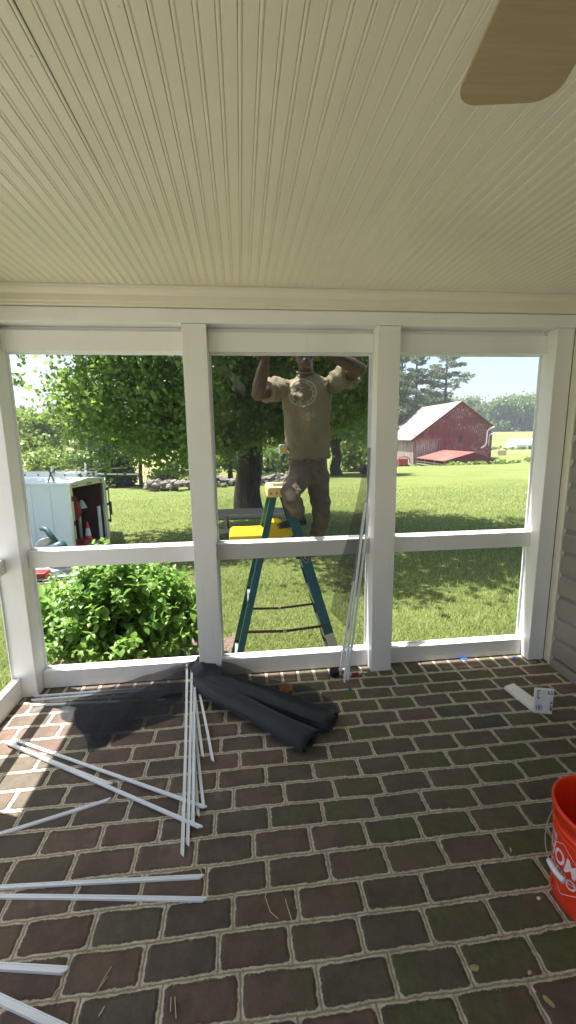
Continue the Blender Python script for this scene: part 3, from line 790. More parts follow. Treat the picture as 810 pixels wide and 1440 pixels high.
# bucket ----------------------------------------------------------
BC = Vector((1.163, 1.096, 0))
def bucket():
    t = empty('bucket', BC, 0, 'bright orange plastic bucket with white lettering at the right edge', 'bucket')
    prof = [(.0, .001), (.126, .001), (.130, .006), (.1335, .08), (.1400, .255), (.1425, .262), (.1425, .268), (.1410, .270), (.1418, .285), (.1455, .287), (.1455, .293), (.1430, .295), (.1440, .318), (.1480, .320), (.1490, .344), (.1520, .346), (.1530, .358), (.1500, .363), (.1440, .363), (.1425, .355), (.1400, .300), (.1300, .03), (0, .028)]
    MB().lathe(prof, 72).build('bucket_body', M['orange'], t, smooth=True)
    def surf(an, z, off): 
        r = .1335+(z-.08)*(.0065/.175)+off; return Vector((r*math.cos(an), r*math.sin(an), z))
    AC = math.radians(182)     # centre of the print
    RR = .1375
    prn = MB()
    def place(p):              # 2D metres on label -> surface
        return surf(AC+p[0]/RR, .160+p[1], .0012)
    def word(txt, size, cx, cy, shear=.0, xs=1.0):
        cu = bpy.data.curves.new('t', 'FONT'); cu.body = txt; cu.size = size; cu.align_x = 'CENTER'; cu.align_y = 'CENTER'; cu.offset = size*.022; cu.shear = shear; cu.resolution_u = 3
        ob = bpy.data.objects.new('t', cu); COL.objects.link(ob); bpy.context.view_layer.update()
        me = bpy.data.meshes.new_from_object(ob.evaluated_get(bpy.context.evaluated_depsgraph_get()))
        import bmesh
        bm = bmesh.new(); bm.from_mesh(me); bmesh.ops.triangulate(bm, faces=bm.faces[:])
        for _ in range(2): bmesh.ops.subdivide_edges(bm, edges=[e for e in bm.edges if e.calc_length() > .014], cuts=1); bmesh.ops.triangulate(bm, faces=bm.faces[:])
        bm.verts.ensure_lookup_table(); bm.verts.index_update()
        vs_ = [place((v.co.x*xs+cx, v.co.y+cy)) for v in bm.verts]
        prn.add(vs_, [tuple(v.index for v in f.verts) for f in bm.faces]); bm.free()
        bpy.data.objects.remove(ob); bpy.data.curves.remove(cu); bpy.data.meshes.remove(me)
    word('THE', .030, -.060, .078, .25, .9)
    word('HOME', .082, -.006, .022, .25, .72)
    word('DEPOT', .056, .002, -.036, .25, .82)
    def line(a, b, wd=.0022, k=14):
        a = Vector(a); b = Vector(b); d = (b-a).normalized(); p = Vector((-d.y, d.x))*wd/2; vs_ = []
        for i in range(k+1):
            q = a.lerp(b, i/k); vs_ += [place(q-p), place(q+p)]
        prn.add(vs_, [(2*i, 2*i+2, 2*i+3, 2*i+1) for i in range(k)])
    c = [(-.118, 0), (0, .092), (.118, 0), (0, -.105)]
    for i in range(4): line(c[i], c[(i+1) % 4])
    prn.build('logo_print', M['printwhite'], t)
    # bail handle
    def bail(an, r=.160):
        s = math.sin(an-math.radians(92)); z = .296-.150*max(0, s)**.8
        return Vector((r*math.cos(an), r*math.sin(an), z))
    pts = [bail(math.radians(92+180*i/40), .158) for i in range(41)]
    MB().tube(pts, .0018, 6).build('bail', M['steel'], t, smooth=True)
    g = [bail(math.radians(a), .160) for a in (168, 173, 178, 183, 188, 193)]
    MB().tube(g, .0095, 12).build('grip', M['vinyl'], t, smooth=True)
    for a in (92, 272):
        an = math.radians(a); c = Vector((math.cos(an)*.148, math.sin(an)*.148, .296))
        MB().tube([c, c+Vector((math.cos(an), math.sin(an), 0))*.014], .014, 12).build('ear', M['orange'], t)
    # odds and ends inside
    MB().box(-.06, .05, -.03, .04, .03, .17, M=Matrix.Rotation(.5, 4, 'Z') @ Matrix.Rotation(.2, 4, 'X')).build('tool_inside', M['black'], t, bevel=.01)
bucket()

# straws, chips and dry leaves
from math import cos, sin
def straw(pts, label):
    tag(MB().tube([(x, y, .003+.004*(i % 2)) for i, (x, y) in enumerate(pts)], .0014, 5).build('straw', M['straw']), label, 'straw', 'bits of straw on the bricks')
for pts, l in [([(.052, 1.280), (.031, 1.239), (.046, 1.191), (.070, 1.164)], 'long bent straw on the very dark brick in front of the middle'),
               ([(.101, 1.226), (.107, 1.191), (.117, 1.150)], 'straight straw lying right of the bent one'),
               ([(-.226, 1.392), (-.201, 1.357), (-.182, 1.313)], 'curved straw at the ends of the two crosswise strips'),
               ([(-.449, 1.097), (-.460, 1.070), (-.475, 1.035)], 'straw right of the short strip end at lower left'),
               ([(-.452, 1.072), (-.475, 1.035)], 'short straw touching the foot of a longer one at lower left'),
               ([(-.578, 1.074), (-.592, 1.054), (-.600, 1.035)], 'thin straw just below the short strip end at lower left'),
               ([(-.255, 1.001), (-.251, .966)], 'shorter of two parallel straws near the bottom edge'),
               ([(-.244, 1.000), (-.233, .949)], 'longer of two parallel straws near the bottom edge'),
               ([(-.451, .982), (-.440, 1.000)], 'small straw between the bottom left strip and the parallel straws')]:
    straw(pts, l)
def chip(x, y, r, mat, name, label, a=0, e=.5):
    mb = MB(); n = 9; P = [(r*cos(2*PI*k/n), r*e*sin(2*PI*k/n)*(1+.25*random.uniform(-1, 1))) for k in range(n)]
    Mx = Matrix.Translation((x, y, .003)) @ Matrix.Rotation(a, 4, 'Z') @ Matrix.Rotation(.18, 4, 'Y')
    c = len(mb.v); mb.v.append(tuple(Mx @ Vector((0, 0, .004)))); mb.v += [tuple(Mx @ Vector((p[0], p[1], .001*random.random()))) for p in P]
    for k in range(n): mb.f.append((c, c+1+k, c+1+(k+1) % n)); mb.mi.append(0)
    tag(mb.build(name, mat, smooth=True), label, name.replace('_', ' '), 'dry debris on the bricks')
chip(.651, .963, .018, M['deadleaf'], 'dry_leaf', 'curled tan leaf on the brick left of the bucket foot', .2)
chip(.820, .865, .017, M['deadleaf'], 'dry_leaf', 'brown leaf in the bottom right corner', -.9)
chip(.977, 1.122, .010, M['printwhite'], 'paint_chip', 'white paint chip beside the bucket', .5)
chip(.793, .893, .008, M['printwhite'], 'paint_chip', 'small white chip above the bottom right leaf', -.8, .4)
chip(.809, .932, .010, M['straw'], 'paint_chip', 'beige chip in the mortar below the bucket', .5)
chip(.990, 1.298, .014, M['straw'], 'paint_chip', 'long pale chip lying in a joint left of the bucket rim', 1.1, .22)

# ------------------------------------------------------------------ step ladder
def ladder():
    B = Vector((.31, 3.44, -.46)); t = empty('step_ladder', B, 0, 'teal fibreglass step ladder with yellow cap standing open outside the middle opening', 'ladder')
    zt = 1.135; zb = -.455
    yn = lambda z: 3.27-(1.13-z)*.068; yf = lambda z: 3.59+(1.13-z)*.086
    xf = lambda z: .340+.286*(1.13-z); xr = lambda z: .236-.240*(1.13-z)
    P = lambda x, y, z: Vector((x, y, z))-B
    def rail(fx, fy, wd, sgn, mat):
        a = P(fx(zb+.03), fy(zb+.03), zb+.03); b = P(fx(zt), fy(zt), zt); m = MB()
        d = (b-a).normalized(); yv = Vector((0, 1, 0)); s = d.cross(yv).normalized()
        m.beam(a, b, .005, wd, up=s)
        for e in (-1, 1): m.beam(a+s*e*(wd/2-.003)+yv*sgn*.014, b+s*e*(wd/2-.003)+yv*sgn*.014, .026, .006, up=s)
        o = m.build('side_rail', mat, t, bevel=.001)
        f = MB().beam(a-d*.03, a+d*.03, .04, wd+.006, up=s); f.build('rubber_foot', M['rubber'], o)
        return o, a, b, d, s
    R1 = rail(xf, yn, .078, 1, M['fg']); rail(xf, yf, .078, -1, M['fg'])
    rail(xr, yn, .052, 1, M['fg']); rail(xr, yf, .052, -1, M['fg_light'])
    for z in (.89, .59, .29, -.01, -.31):
        m = MB().beam(P(xf(z), yn(z)+.004, z-.013), P(xf(z), yf(z)-.004, z-.013), .080, .022)
        for k in range(5): m.beam(P(xf(z)-.03+.015*k, yn(z)+.01, z-.0005), P(xf(z)-.03+.015*k, yf(z)-.01, z-.0005), .004, .003)
        o = m.build('step', M['alu'], t)
        for y_, s_ in ((yn(z), 1), (yf(z), -1)):
            MB().beam(P(xf(z)+.02, y_+s_*.03, z-.03), P(xf(z)+.045, y_+s_*.008, z-.11), .02, .003).build('step_brace', M['alu'], o)
    for z in (.70, .25, -.28):
        MB().beam(P(xr(z), yn(z)+.01, z), P(xr(z), yf(z)-.01, z), .028, .018).build('rear_bar', M['alu'], t)
    for y_, s_ in ((yn(.07)-.006, -1), (yf(.07)-.02, 1)):
        m = MB(); k = P(.30, y_, .052)
        m.beam(P(xr(.07)+.0, y_, .066), k, .004, .022); m.beam(k, P(xf(.07)+.01, y_, .080), .004, .022)
        o = m.build('spreader', M['rust'], t)
        MB().tube([k+Vector((0, -.006, 0)), k+Vector((0, .006, 0))], .014, 10).build('hinge', M['steel'], o)
    # cap
    m = MB().prism([(.188-B.x, 1.135-B.z), (.400-B.x, 1.135-B.z), (.398-B.x, 1.200-B.z), (.385-B.x, 1.214-B.z), (.203-B.x, 1.214-B.z), (.190-B.x, 1.198-B.z)], 'y', 3.245-B.y, 3.615-B.y)
    c = m.build('cap', M['cap'], t, bevel=.006)
    m = MB()
    for x in (.215, .26, .33): m.tube([P(x, 3.238, 1.165), P(x, 3.246, 1.165)], .007, 10)
    m.box(.24-B.x, .35-B.x, 3.3-B.y, 3.5-B.y, 1.213-B.z, 1.2165-B.z); m.build('bolts', M['rust'], c)
    # pail shelf
    s = MB()
    s.box(-.118-B.x, .165-B.x, 3.30-B.y, 3.60-B.y, .775-B.z, .835-B.z)
    o = s.build('pail_shelf', M['yellow'], t, bevel=.012)
    r = MB(); r.box(-.10-B.x, .15-B.x, 3.32-B.y, 3.58-B.y, .832-B.z, .846-B.z); r.build('shelf_tray', M['yellow'], o, bevel=.006)
    q = MB().prism([(.165-B.x, .765-B.z), (.400-B.x, .785-B.z), (.400-B.x, .815-B.z), (.355-B.x, .850-B.z), (.300-B.x, .905-B.z), (.215-B.x, .915-B.z), (.170-B.x, .850-B.z)], 'y', 3.40-B.y, 3.58-B.y)
    q.build('shelf_bracket', M['yellow'], o, bevel=.006)
    MB().beam(P(.12, 3.25, .74), P(.20, 3.25, .83), .02, .004).build('shelf_link', M['amber'], o)
    # metal boot and latch plates on the near rails
    d, sv = R1[3], R1[4]
    def on(z, off=0): return P(xf(z), yn(z)-.0055, z)+sv*off
    MB().beam(on(-.17), on(.005), .004, .072, up=sv).build('boot_plate', M['alu'], R1[0])
    # oval badge
    mb = MB(); ct = on(.655)
    for (ra, rb, off, mt_) in ((.060, .030, -.0012, M['black']),):
        mb = MB(); vs_ = [ct+Vector((0, off, 0))+d*ra*cos(2*PI*k/28)+sv*rb*sin(2*PI*k/28) for k in range(28)]; mb.add(vs_, [tuple(range(28))]); bd = mb.build('badge', mt_, R1[0])
    mb = MB()
    for r0, r1 in ((.92, .84), (.70, .66)):
        vs_ = []
        for k in range(29):
            for rr in (r0, r1): vs_.append(ct+Vector((0, -.0024, 0))+d*.060*rr*cos(2*PI*k/28)+sv*.030*rr*sin(2*PI*k/28))
        mb.add(vs_, [(2*i, 2*i+1, 2*i+3, 2*i+2) for i in range(28)])
    w_ = [(-.026, .010), (-.010, -.010), (0, .006), (.010, -.010), (.026, .010)]
    for i in range(4):
        a = ct+Vector((0, -.0024, 0))+d*w_[i][0]-sv*w_[i][1]; b = ct+Vector((0, -.0024, 0))+d*w_[i+1][0]-sv*w_[i+1][1]
        mb.beam(a, b, .0006, .005, up=sv)
    mb.build('badge_print', M['alu'], bd)
ladder()

# ------------------------------------------------------------------ person
def m_shirt():
    n = NT('olive_tshirt', .92, .1)
    X, Y, Z = n.xyz(); f = n.noise(3, 4, .6)
    c = n.ramp(f, [(.3, (.150,.132,.088)), (.7, (.210,.185,.128))])
    ax = n.math('SUBTRACT', X, -.058); az = n.math('SUBTRACT', Z, 1.325)
    rr = n.math('SQRT', n.math('ADD', n.math('MULTIPLY', ax, ax), n.math('MULTIPLY', az, az)))
    ring = n.math('MULTIPLY', n.sstep(rr, .092, .095), n.sstep(rr, .102, .105, 1, 0))
    ring2 = n.math('MULTIPLY', n.sstep(rr, .072, .074), n.sstep(rr, .076, .078, 1, 0))
    let = n.math('MULTIPLY', n.math('MULTIPLY', n.sstep(rr, .078, .080), n.sstep(rr, .090, .092, 1, 0)), n.sstep(n.noise(75, 1), .50, .56))
    ins = n.sstep(rr, .070, .074, 1, 0); art = n.noise(17, 3, .6, mul=(1, .01, 1.5))
    front = n.sstep(Y, .02, -.02)
    c = n.mix(n.math('MULTIPLY', n.math('MULTIPLY', n.sstep(rr, .100, .104, 1, 0), front), .55), c, (.075,.065,.048))
    lt = n.math('MAXIMUM', n.math('MAXIMUM', ring, ring2), n.math('MAXIMUM', let, n.math('MULTIPLY', ins, n.sstep(art, .54, .60))))
    c = n.mix(n.math('MULTIPLY', n.math('MULTIPLY', lt, front), .7), c, (.38,.34,.26))
    ay = n.math('SUBTRACT', Z, 1.165); bx_ = n.math('SUBTRACT', X, -.015)
    low = n.sstep(n.math('ADD', n.math('ABSOLUTE', n.math('MULTIPLY', bx_, .75)), n.math('ABSOLUTE', ay)), .045, .055, 1, 0)
    c = n.mix(n.math('MULTIPLY', n.math('MULTIPLY', low, front), n.sstep(n.noise(34, 2, .5, mul=(1, .01, 1)), .47, .55)), c, (.27,.23,.16))
    n.color(c); n.bump(n.noise(11, 4, .6, mul=(1.4, 1.4, .7)), .5, .03); return n.mat
def m_pants():
    n = NT('brown_work_trousers', .9, .12); f = n.noise(7, 5, .65, mul=(1, 1, .5))
    c = n.ramp(f, [(.3, (.088,.074,.062)), (.7, (.160,.134,.110))])
    v = n.n('ShaderNodeVectorMath', operation='DISTANCE'); n.t.links.new(n.co, v.inputs[0]); v.inputs[1].default_value = (-.19, -.44, .595)
    c = n.mix(n.sstep(v.outputs['Value'], .03, .085, .85, 0), c, (.40,.31,.27))
    v2 = n.n('ShaderNodeVectorMath', operation='DISTANCE'); n.t.links.new(n.co, v2.inputs[0]); v2.inputs[1].default_value = (-.14, -.30, .43)
    c = n.mix(n.sstep(v2.outputs['Value'], .03, .12, .55, 0), c, (.30,.23,.15))
    n.color(c); n.bump(n.noise(13, 4, .6, mul=(1.2, 1.2, 2.2)), .7, .03); return n.mat

def bake(o, fn):
    bpy.context.view_layer.update()
    me = bpy.data.meshes.new_from_object(o.evaluated_get(bpy.context.evaluated_depsgraph_get()))
    mats = list(o.data.materials); o.modifiers.clear(); old = o.data
    n = len(me.vertices); co_ = np.empty(n*3, np.float32); me.vertices.foreach_get('co', co_); no = np.empty(n*3, np.float32); me.vertices.foreach_get('normal', no)
    co_ = co_.reshape(-1, 3); no = no.reshape(-1, 3)
    dd = np.array([fn(Vector(c)) for c in co_.tolist()], np.float32); co_ += no*dd[:, None]
    me.vertices.foreach_set('co', co_.ravel()); me.update(); me.polygons.foreach_set('use_smooth', [True]*len(me.polygons))
    if not me.materials:
        for m in mats: me.materials.append(m)
    me.name = old.name; o.data = me
    return o
NZ = mnoise.noise
def shirt_folds(p):
    x, y, z = p
    a = .013*NZ(Vector((x*13+3, y*9, z*2.6)))+.009*NZ(Vector(((x+z*.7)*17, y*9+5, (z-x*.7)*4.5)))
    low = max(0, min(1, (1.02-z)/.22)); top = max(0, min(1, (z-1.22)/.15))
    a += low*.014*NZ(Vector((x*5, y*5+9, z*24+x*10)))
    a += top*.010*NZ(Vector((x*22+z*14, y*14, z*6)))
    return a*1.5+.0025*NZ(p*60)
def trouser_folds(p):
    x, y, z = p
    a = .012*NZ(Vector((x*9, y*9, z*20+x*12)))+.010*NZ(Vector(((x-z*.5)*16, y*10, z*5)))
    k = math.exp(-((z-.12)/.16)**2)
    return a*1.15+k*.012*NZ(Vector((x*6, y*6+3, z*42)))+.003*NZ(p*55)

def person():
    B = Vector((.52, 3.40, .59)); t = empty('person', B, 0, 'man in olive t-shirt and brown trousers standing on the ladder with both hands raised', 'person')
    def sub(mb): mb.v = [tuple(Vector(v)-B) for v in mb.v]; return mb
    def rem(o, vox, sm=3, disp=None):
        r = o.modifiers.new('remesh', 'REMESH'); r.mode = 'VOXEL'; r.voxel_size = vox; r.use_smooth_shade = True
        s = o.modifiers.new('smooth', 'SMOOTH'); s.factor = .6; s.iterations = sm
        if disp:
            for (sc_, st) in disp:
                tx = bpy.data.textures.new('folds', 'CLOUDS'); tx.noise_scale = sc_; tx.noise_depth = 1
                d = o.modifiers.new('folds', 'DISPLACE'); d.texture = tx; d.strength = st; d.mid_level = .5; d.texture_coords = 'LOCAL'
        return o
    # joints
    shL, elL, wrL = (.330, 3.335, 1.965), (.130, 3.130, 1.895), (.178, 2.955, 2.100)
    shR, elR, wrR = (.722, 3.335, 1.995), (.845, 3.040, 2.055), (.600, 2.900, 2.128)
    hpL, knL, anL = (.455, 3.350, 1.300), (.342, 3.070, 1.180), (.440, 3.345, .965)
    hpR, knR, anR = (.600, 3.390, 1.300), (.622, 3.320, .985), (.600, 3.440, .680)
    bd = MB()
    bd.tube([(.53, 3.38, 1.24), (.53, 3.375, 1.34), (.53, 3.365, 1.46), (.53, 3.35, 1.62), (.528, 3.345, 1.80), (.526, 3.345, 1.93), (.522, 3.335, 2.00), (.512, 3.32, 2.045)],
            [.12, .155, .145, .150, .175, .185, .15, .07], 18, ry=[.09, .11, .10, .105, .115, .11, .085, .06], up=(0, 1, 0))
    bd.tube([(.515, 3.325, 2.02), (.502, 3.30, 2.08), (.490, 3.27, 2.16)], [.062, .056, .055], 14)
    # head with jaw, brow, nose, mouth, ears
    hc = Vector((.484, 3.245, 2.182)); tilt = Matrix.Rotation(math.radians(-8), 4, 'X')
    bd.ball(hc+Vector((0, .012, .022)), .076, .096, .100, 20, 14)
    bd.tube([hc+tilt@Vector(p) for p in ((0, .02, .03), (0, -.022, -.03), (0, -.040, -.082), (0, -.047, -.118))], [.068, .062, .048, .026], 16, ry=[.07, .058, .046, .024], up=(0, 1, 0))
    bd.tube([hc+tilt@Vector(p) for p in ((0, -.082, .018), (0, -.098, -.010), (0, -.108, -.028), (0, -.092, -.036))], [.008, .010, .017, .014], 8)
    bd.tube([hc+tilt@Vector(p) for p in ((-.05, -.070, .030), (0, -.088, .034), (.05, -.070, .030))], .010, 8)
    bd.tube([hc+tilt@Vector(p) for p in ((-.024, -.082, -.058), (0, -.091, -.055), (.024, -.082, -.058))], .0065, 8)
    bd.tube([hc+tilt@Vector(p) for p in ((-.022, -.080, -.072), (0, -.089, -.073), (.022, -.080, -.072))], .0075, 8)
    for s in (-1, 1):
        bd.ball(hc+Vector((s*.077, .012, -.002)), .010, .020, .032, 8, 8)
        bd.ball(hc+tilt@Vector((s*.042, -.055, -.02)), .022, .026, .022, 8, 8)
    def limb(pts, rs, n=14): bd.tube(pts, rs, n)
    def mid(a, b, k): return tuple(a[i]+(b[i]-a[i])*k for i in range(3))
    for sh, el, wr in ((shL, elL, wrL), (shR, elR, wrR)):
        bd.ball(sh, .058, .056, .056, 12, 10)
        limb([sh, mid(sh, el, .5), el], [.054, .054, .044]); bd.ball(el, .046, .046, .046, 12, 10)
        limb([el, mid(el, wr, .3), mid(el, wr, .7), wr], [.045, .050, .040, .028])
    for hp, kn, an in ((hpL, knL, anL), (hpR, knR, anR)):
        bd.ball(hp, .088, .09, .09, 12, 10)
        limb([hp, mid(hp, kn, .5), kn], [.085, .072, .055]); bd.ball(kn, .055, .055, .055, 12, 10)
        limb([kn, mid(kn, an, .3), mid(kn, an, .75), an], [.053, .056, .038, .034])
        bd.ball(an, .036, .036, .036, 10, 8)
    for an, d in ((anL, (-.7, -.35)), (anR, (-.75, -.3))):
        l = math.hypot(*d); dx, dy = d[0]/l, d[1]/l; A = Vector(an)
        limb([A+Vector((-dx*.05, -dy*.05, -.045)), A+Vector((dx*.04, dy*.04, -.05)), A+Vector((dx*.15, dy*.15, -.062))], [.030, .036, .026])
    # hands: palm plus five separate fingers closing on the outside of the top rail
    def hand(wr, dirv, pn, thumb_side):
        W = Vector(wr); d = Vector(dirv).normalized(); nrm = Vector(pn); nrm = (nrm-d*nrm.dot(d)).normalized(); s = d.cross(nrm)
        bd.tube([W-d*.01, W+d*.02, W+d*.055, W+d*.085], [.026, .034, .041, .038], 12, ry=[.020, .016, .0145, .012], up=nrm)
        for k, (ln, off) in enumerate(((.068, -.028), (.076, -.0095), (.072, .0095), (.058, .0275))):
            b0 = W+d*(.080-.006*abs(k-1.2))+s*off*thumb_side
            p1 = b0+d*ln*.42+nrm*ln*.08; p2 = p1+(d*.75+nrm*.66).normalized()*ln*.34; p3 = p2+(d*.35+nrm*.94).normalized()*ln*.28
            bd.tube([b0-d*.02, b0, p1, p2, p3], [.0085, .0092, .0086, .0080, .0066], 8)
        q0 = W+d*.022-s*.026*thumb_side; q1 = q0+(d*.55-s*.80*thumb_side+nrm*.25).normalized()*.036
        q2 = q1+(d*.85-s*.25*thumb_side+nrm*.45).normalized()*.030; q3 = q2+(d*.8+nrm*.6).normalized()*.022
        bd.tube([q0+s*.012*thumb_side, q0, q1, q2, q3], [.012, .0125, .0115, .0098, .0078], 8)
    hand(wrL, (.01, -.78, .50), (.25, -.35, -.9), 1)
    hand(wrR, (-.72, -.55, .30), (.1, -.65, -.7), -1)
    body = rem(sub(bd).build('body', M['skin'], t), .0058, 2)
    for s in (-1, 1):
        e = sub(MB().ball(hc+tilt@Vector((s*.030, -.0785, .010)), .0135, .0085, .0105, 12, 8)).build('eye', M['eye'], t, smooth=True)
        sub(MB().ball(hc+tilt@Vector((s*.030, -.0850, .010)), .0058, .0035, .0058, 10, 6)).build('iris', M['black'], e, smooth=True)
    hr = MB().ball(hc+Vector((0, .024, .040)), .081, .094, .094, 20, 14)
    hr.v = [(v[0], v[1] if v[2] < hc.z+.045 and v[1] < hc.y-.01 and False else v[1], v[2]) for v in hr.v]
    hr.v = [tuple(Vector(v) + (Vector((0, .03, .0)) if v[2] < hc.z+.05 and v[1] < hc.y-.02 else Vector())) for v in hr.v]
    sub(hr).build('hair', M['hair'], t, smooth=True)
    # t-shirt
    sh = MB()
    sh.tube([(.520, 3.375, 1.430), (.520, 3.370, 1.48), (.514, 3.360, 1.62), (.514, 3.345, 1.78), (.516, 3.340, 1.90), (.520, 3.335, 1.975), (.516, 3.325, 2.030), (.510, 3.318, 2.058)],
            [.174, .170, .172, .182, .200, .186, .124, .080], 24, ry=[.130, .132, .135, .138, .140, .118, .092, .072], up=(0, 1, 0))
    sh.tube([(.512, 3.320, 2.045), (.503, 3.304, 2.068)], [.078, .070], 18)
    for s_, el in ((shL, elL), (shR, elR)):
        sh.ball(s_, .076, .080, .072, 14, 10); sh.tube([mid(s_, el, -.1), s_, mid(s_, el, .35), mid(s_, el, .68)], [.060, .080, .086, .088], 16)
    shirt = bake(rem(sub(sh).build('tshirt', m_shirt(), t), .0075, 4), shirt_folds)
    # collar ribbing
    cl = MB(); c0 = Vector((.501, 3.300, 2.070)); pts = [c0+Vector((.069*cos(2*PI*k/24), .060*sin(2*PI*k/24), .012*sin(2*PI*k/24))) for k in range(25)]
    cl.tube(pts, .005, 6); sub(cl).build('collar', shirt.data.materials[0], shirt, smooth=True)
    pn = MB()
    pn.tube([(.525, 3.38, 1.21), (.525, 3.378, 1.30), (.522, 3.372, 1.42), (.522, 3.370, 1.47)], [.13, .158, .152, .146], 20, ry=[.10, .118, .110, .104], up=(0, 1, 0))
    for hp, kn, an, rk in ((hpL, knL, anL, .072), (hpR, knR, anR, .072)):
        pn.ball(hp, .096, .100, .10, 14, 10); pn.ball(kn, rk, rk, rk, 14, 10)
        pn.tube([hp, mid(hp, kn, .5), kn], [.100, .086, rk], 18); pn.tube([kn, mid(kn, an, .4), mid(kn, an, .75), mid(kn, an, .97)], [rk, .067, .060, .060], 18)
    bake(rem(sub(pn).build('trousers', m_pants(), t), .0075, 3), trouser_folds)
    for an, d in ((anL, (-.7, -.35)), (anR, (-.75, -.3))):
        l = math.hypot(*d); dx, dy = d[0]/l, d[1]/l; A = Vector(an); m = MB(); z0 = -.087
        up = A+Vector((-dx*.02, -dy*.02, .012)); m.tube([A+Vector((0, 0, z0+.03)), up], [.048, .043], 14)
        m.tube([A+Vector((-dx*.06, -dy*.06, z0+.030)), A+Vector((dx*.02, dy*.02, z0+.036)), A+Vector((dx*.12, dy*.12, z0+.030)), A+Vector((dx*.19, dy*.19, z0+.024))], [.038, .044, .048, .030], 14, ry=[.030, .036, .030, .022], up=(0, 0, 1))
        rem(sub(m).build('shoe', M['shoe'], t), .007, 2)
    # belt pouch tape measure hangs on the belt: separate thing
    tp = empty('tape_measure', (.322, 3.33, 1.50), .2, 'silver and yellow tape measure clipped at the man’s waist', 'tape measure')
    tp['label'] = 'silver and yellow tape measure clipped to the waist of the man'
    MB().prism([(-.032, -.036), (.030, -.036), (.030, .022), (.010, .036), (-.024, .036), (-.032, .026)], 'y', -.02, .02).build('case', M['alu'], tp, bevel=.005)
    MB().box(-.016, .022, -.0215, .0215, -.016, .018).build('case_label', M['yellow'], tp, bevel=.003)
    MB().tube([(.008, -.012, -.036), (.000, -.012, -.070), (-.004, -.010, -.085)], .008).build('strap', M['black'], tp)
person()

# ------------------------------------------------------------------ vegetation
def leafcloud(blobs, drop=.25, twig=.22, per=26, flat=.35, quad=True):
    V = []; A = []
    for (cx, cy, cz, rx, ry, rz, N, size) in blobs:
        K = max(3, N//per); d = RNG.normal(size=(K, 3)); d /= np.linalg.norm(d, axis=1)[:, None]
        r = RNG.random(K)**.42
        lump = 1+.22*np.sin(d[:, 0]*5+cx)*np.cos(d[:, 2]*6+cz)+.12*np.sin(d[:, 1]*11)
        tc = np.array([cx, cy, cz])+d*(r*lump)[:, None]*np.array([rx, ry, rz])
        idx = RNG.integers(0, K, N); tr = RNG.random(K)
        p = tc[idx]+RNG.normal(size=(N, 3))*twig*np.array([1.15, 1.15, .55])
        p[:, 2] -= drop*RNG.random(N)**2
        nrm = RNG.normal(size=(N, 3))*np.array([1, 1, .8]); nrm[:, 2] += flat*2; nrm /= np.linalg.norm(nrm, axis=1)[:, None]
        a = np.cross(nrm, RNG.normal(size=(N, 3))); a /= np.linalg.norm(a, axis=1)[:, None]; b = np.cross(nrm, a)
        s = size*(.6+.7*RNG.random(N))[:, None]
        q = np.stack([p-a*s*.5, p-b*s*.42+nrm*s*.12+a*s*.05, p+a*s*.58-nrm*s*.10, p+b*s*.42+nrm*s*.12+a*s*.05], 1)
        V.append(q.reshape(-1, 3)); A.append(np.repeat(.55*tr[idx]+.45*RNG.random(N), 4))
    V = np.concatenate(V); A = np.concatenate(A)
    return V, np.arange(len(V)).reshape(-1, 4), A
def crown(name, blobs, mat, parent, **k):
    off = np.array(parent.location)
    V, F, A = leafcloud(blobs, **k); o = link(name, np_mesh(name, V-off, F, A), mat, parent); return o
def wob(pts, r, n=10, seed=0, amp=.12):
    mb = MB(); P = []; R = []
    K = 6*(len(pts)-1)
    for i in range(K+1):
        u = i/6; j = min(int(u), len(pts)-2); f = u-j
        p = Vector(pts[j]).lerp(Vector(pts[j+1]), f); rr = r[j]+(r[j+1]-r[j])*f
        P.append(p+Vector((mnoise.noise(p*.9+Vector((seed, 0, 0))), mnoise.noise(p*.9+Vector((0, seed, 0))), 0))*rr*amp*4*min(1, i/4)); R.append(rr)
    b = len(mb.v); mb.tube(P, R, n)
    for i in range(len(mb.v)):
        p = Vector(mb.v[i]); c = P[i//n]; dd = p-c; mb.v[i] = tuple(c+dd*(1+.22*mnoise.noise(Vector((dd.normalized().x*2.2+seed, dd.normalized().y*2.2, p.z*.5)))))
    return mb

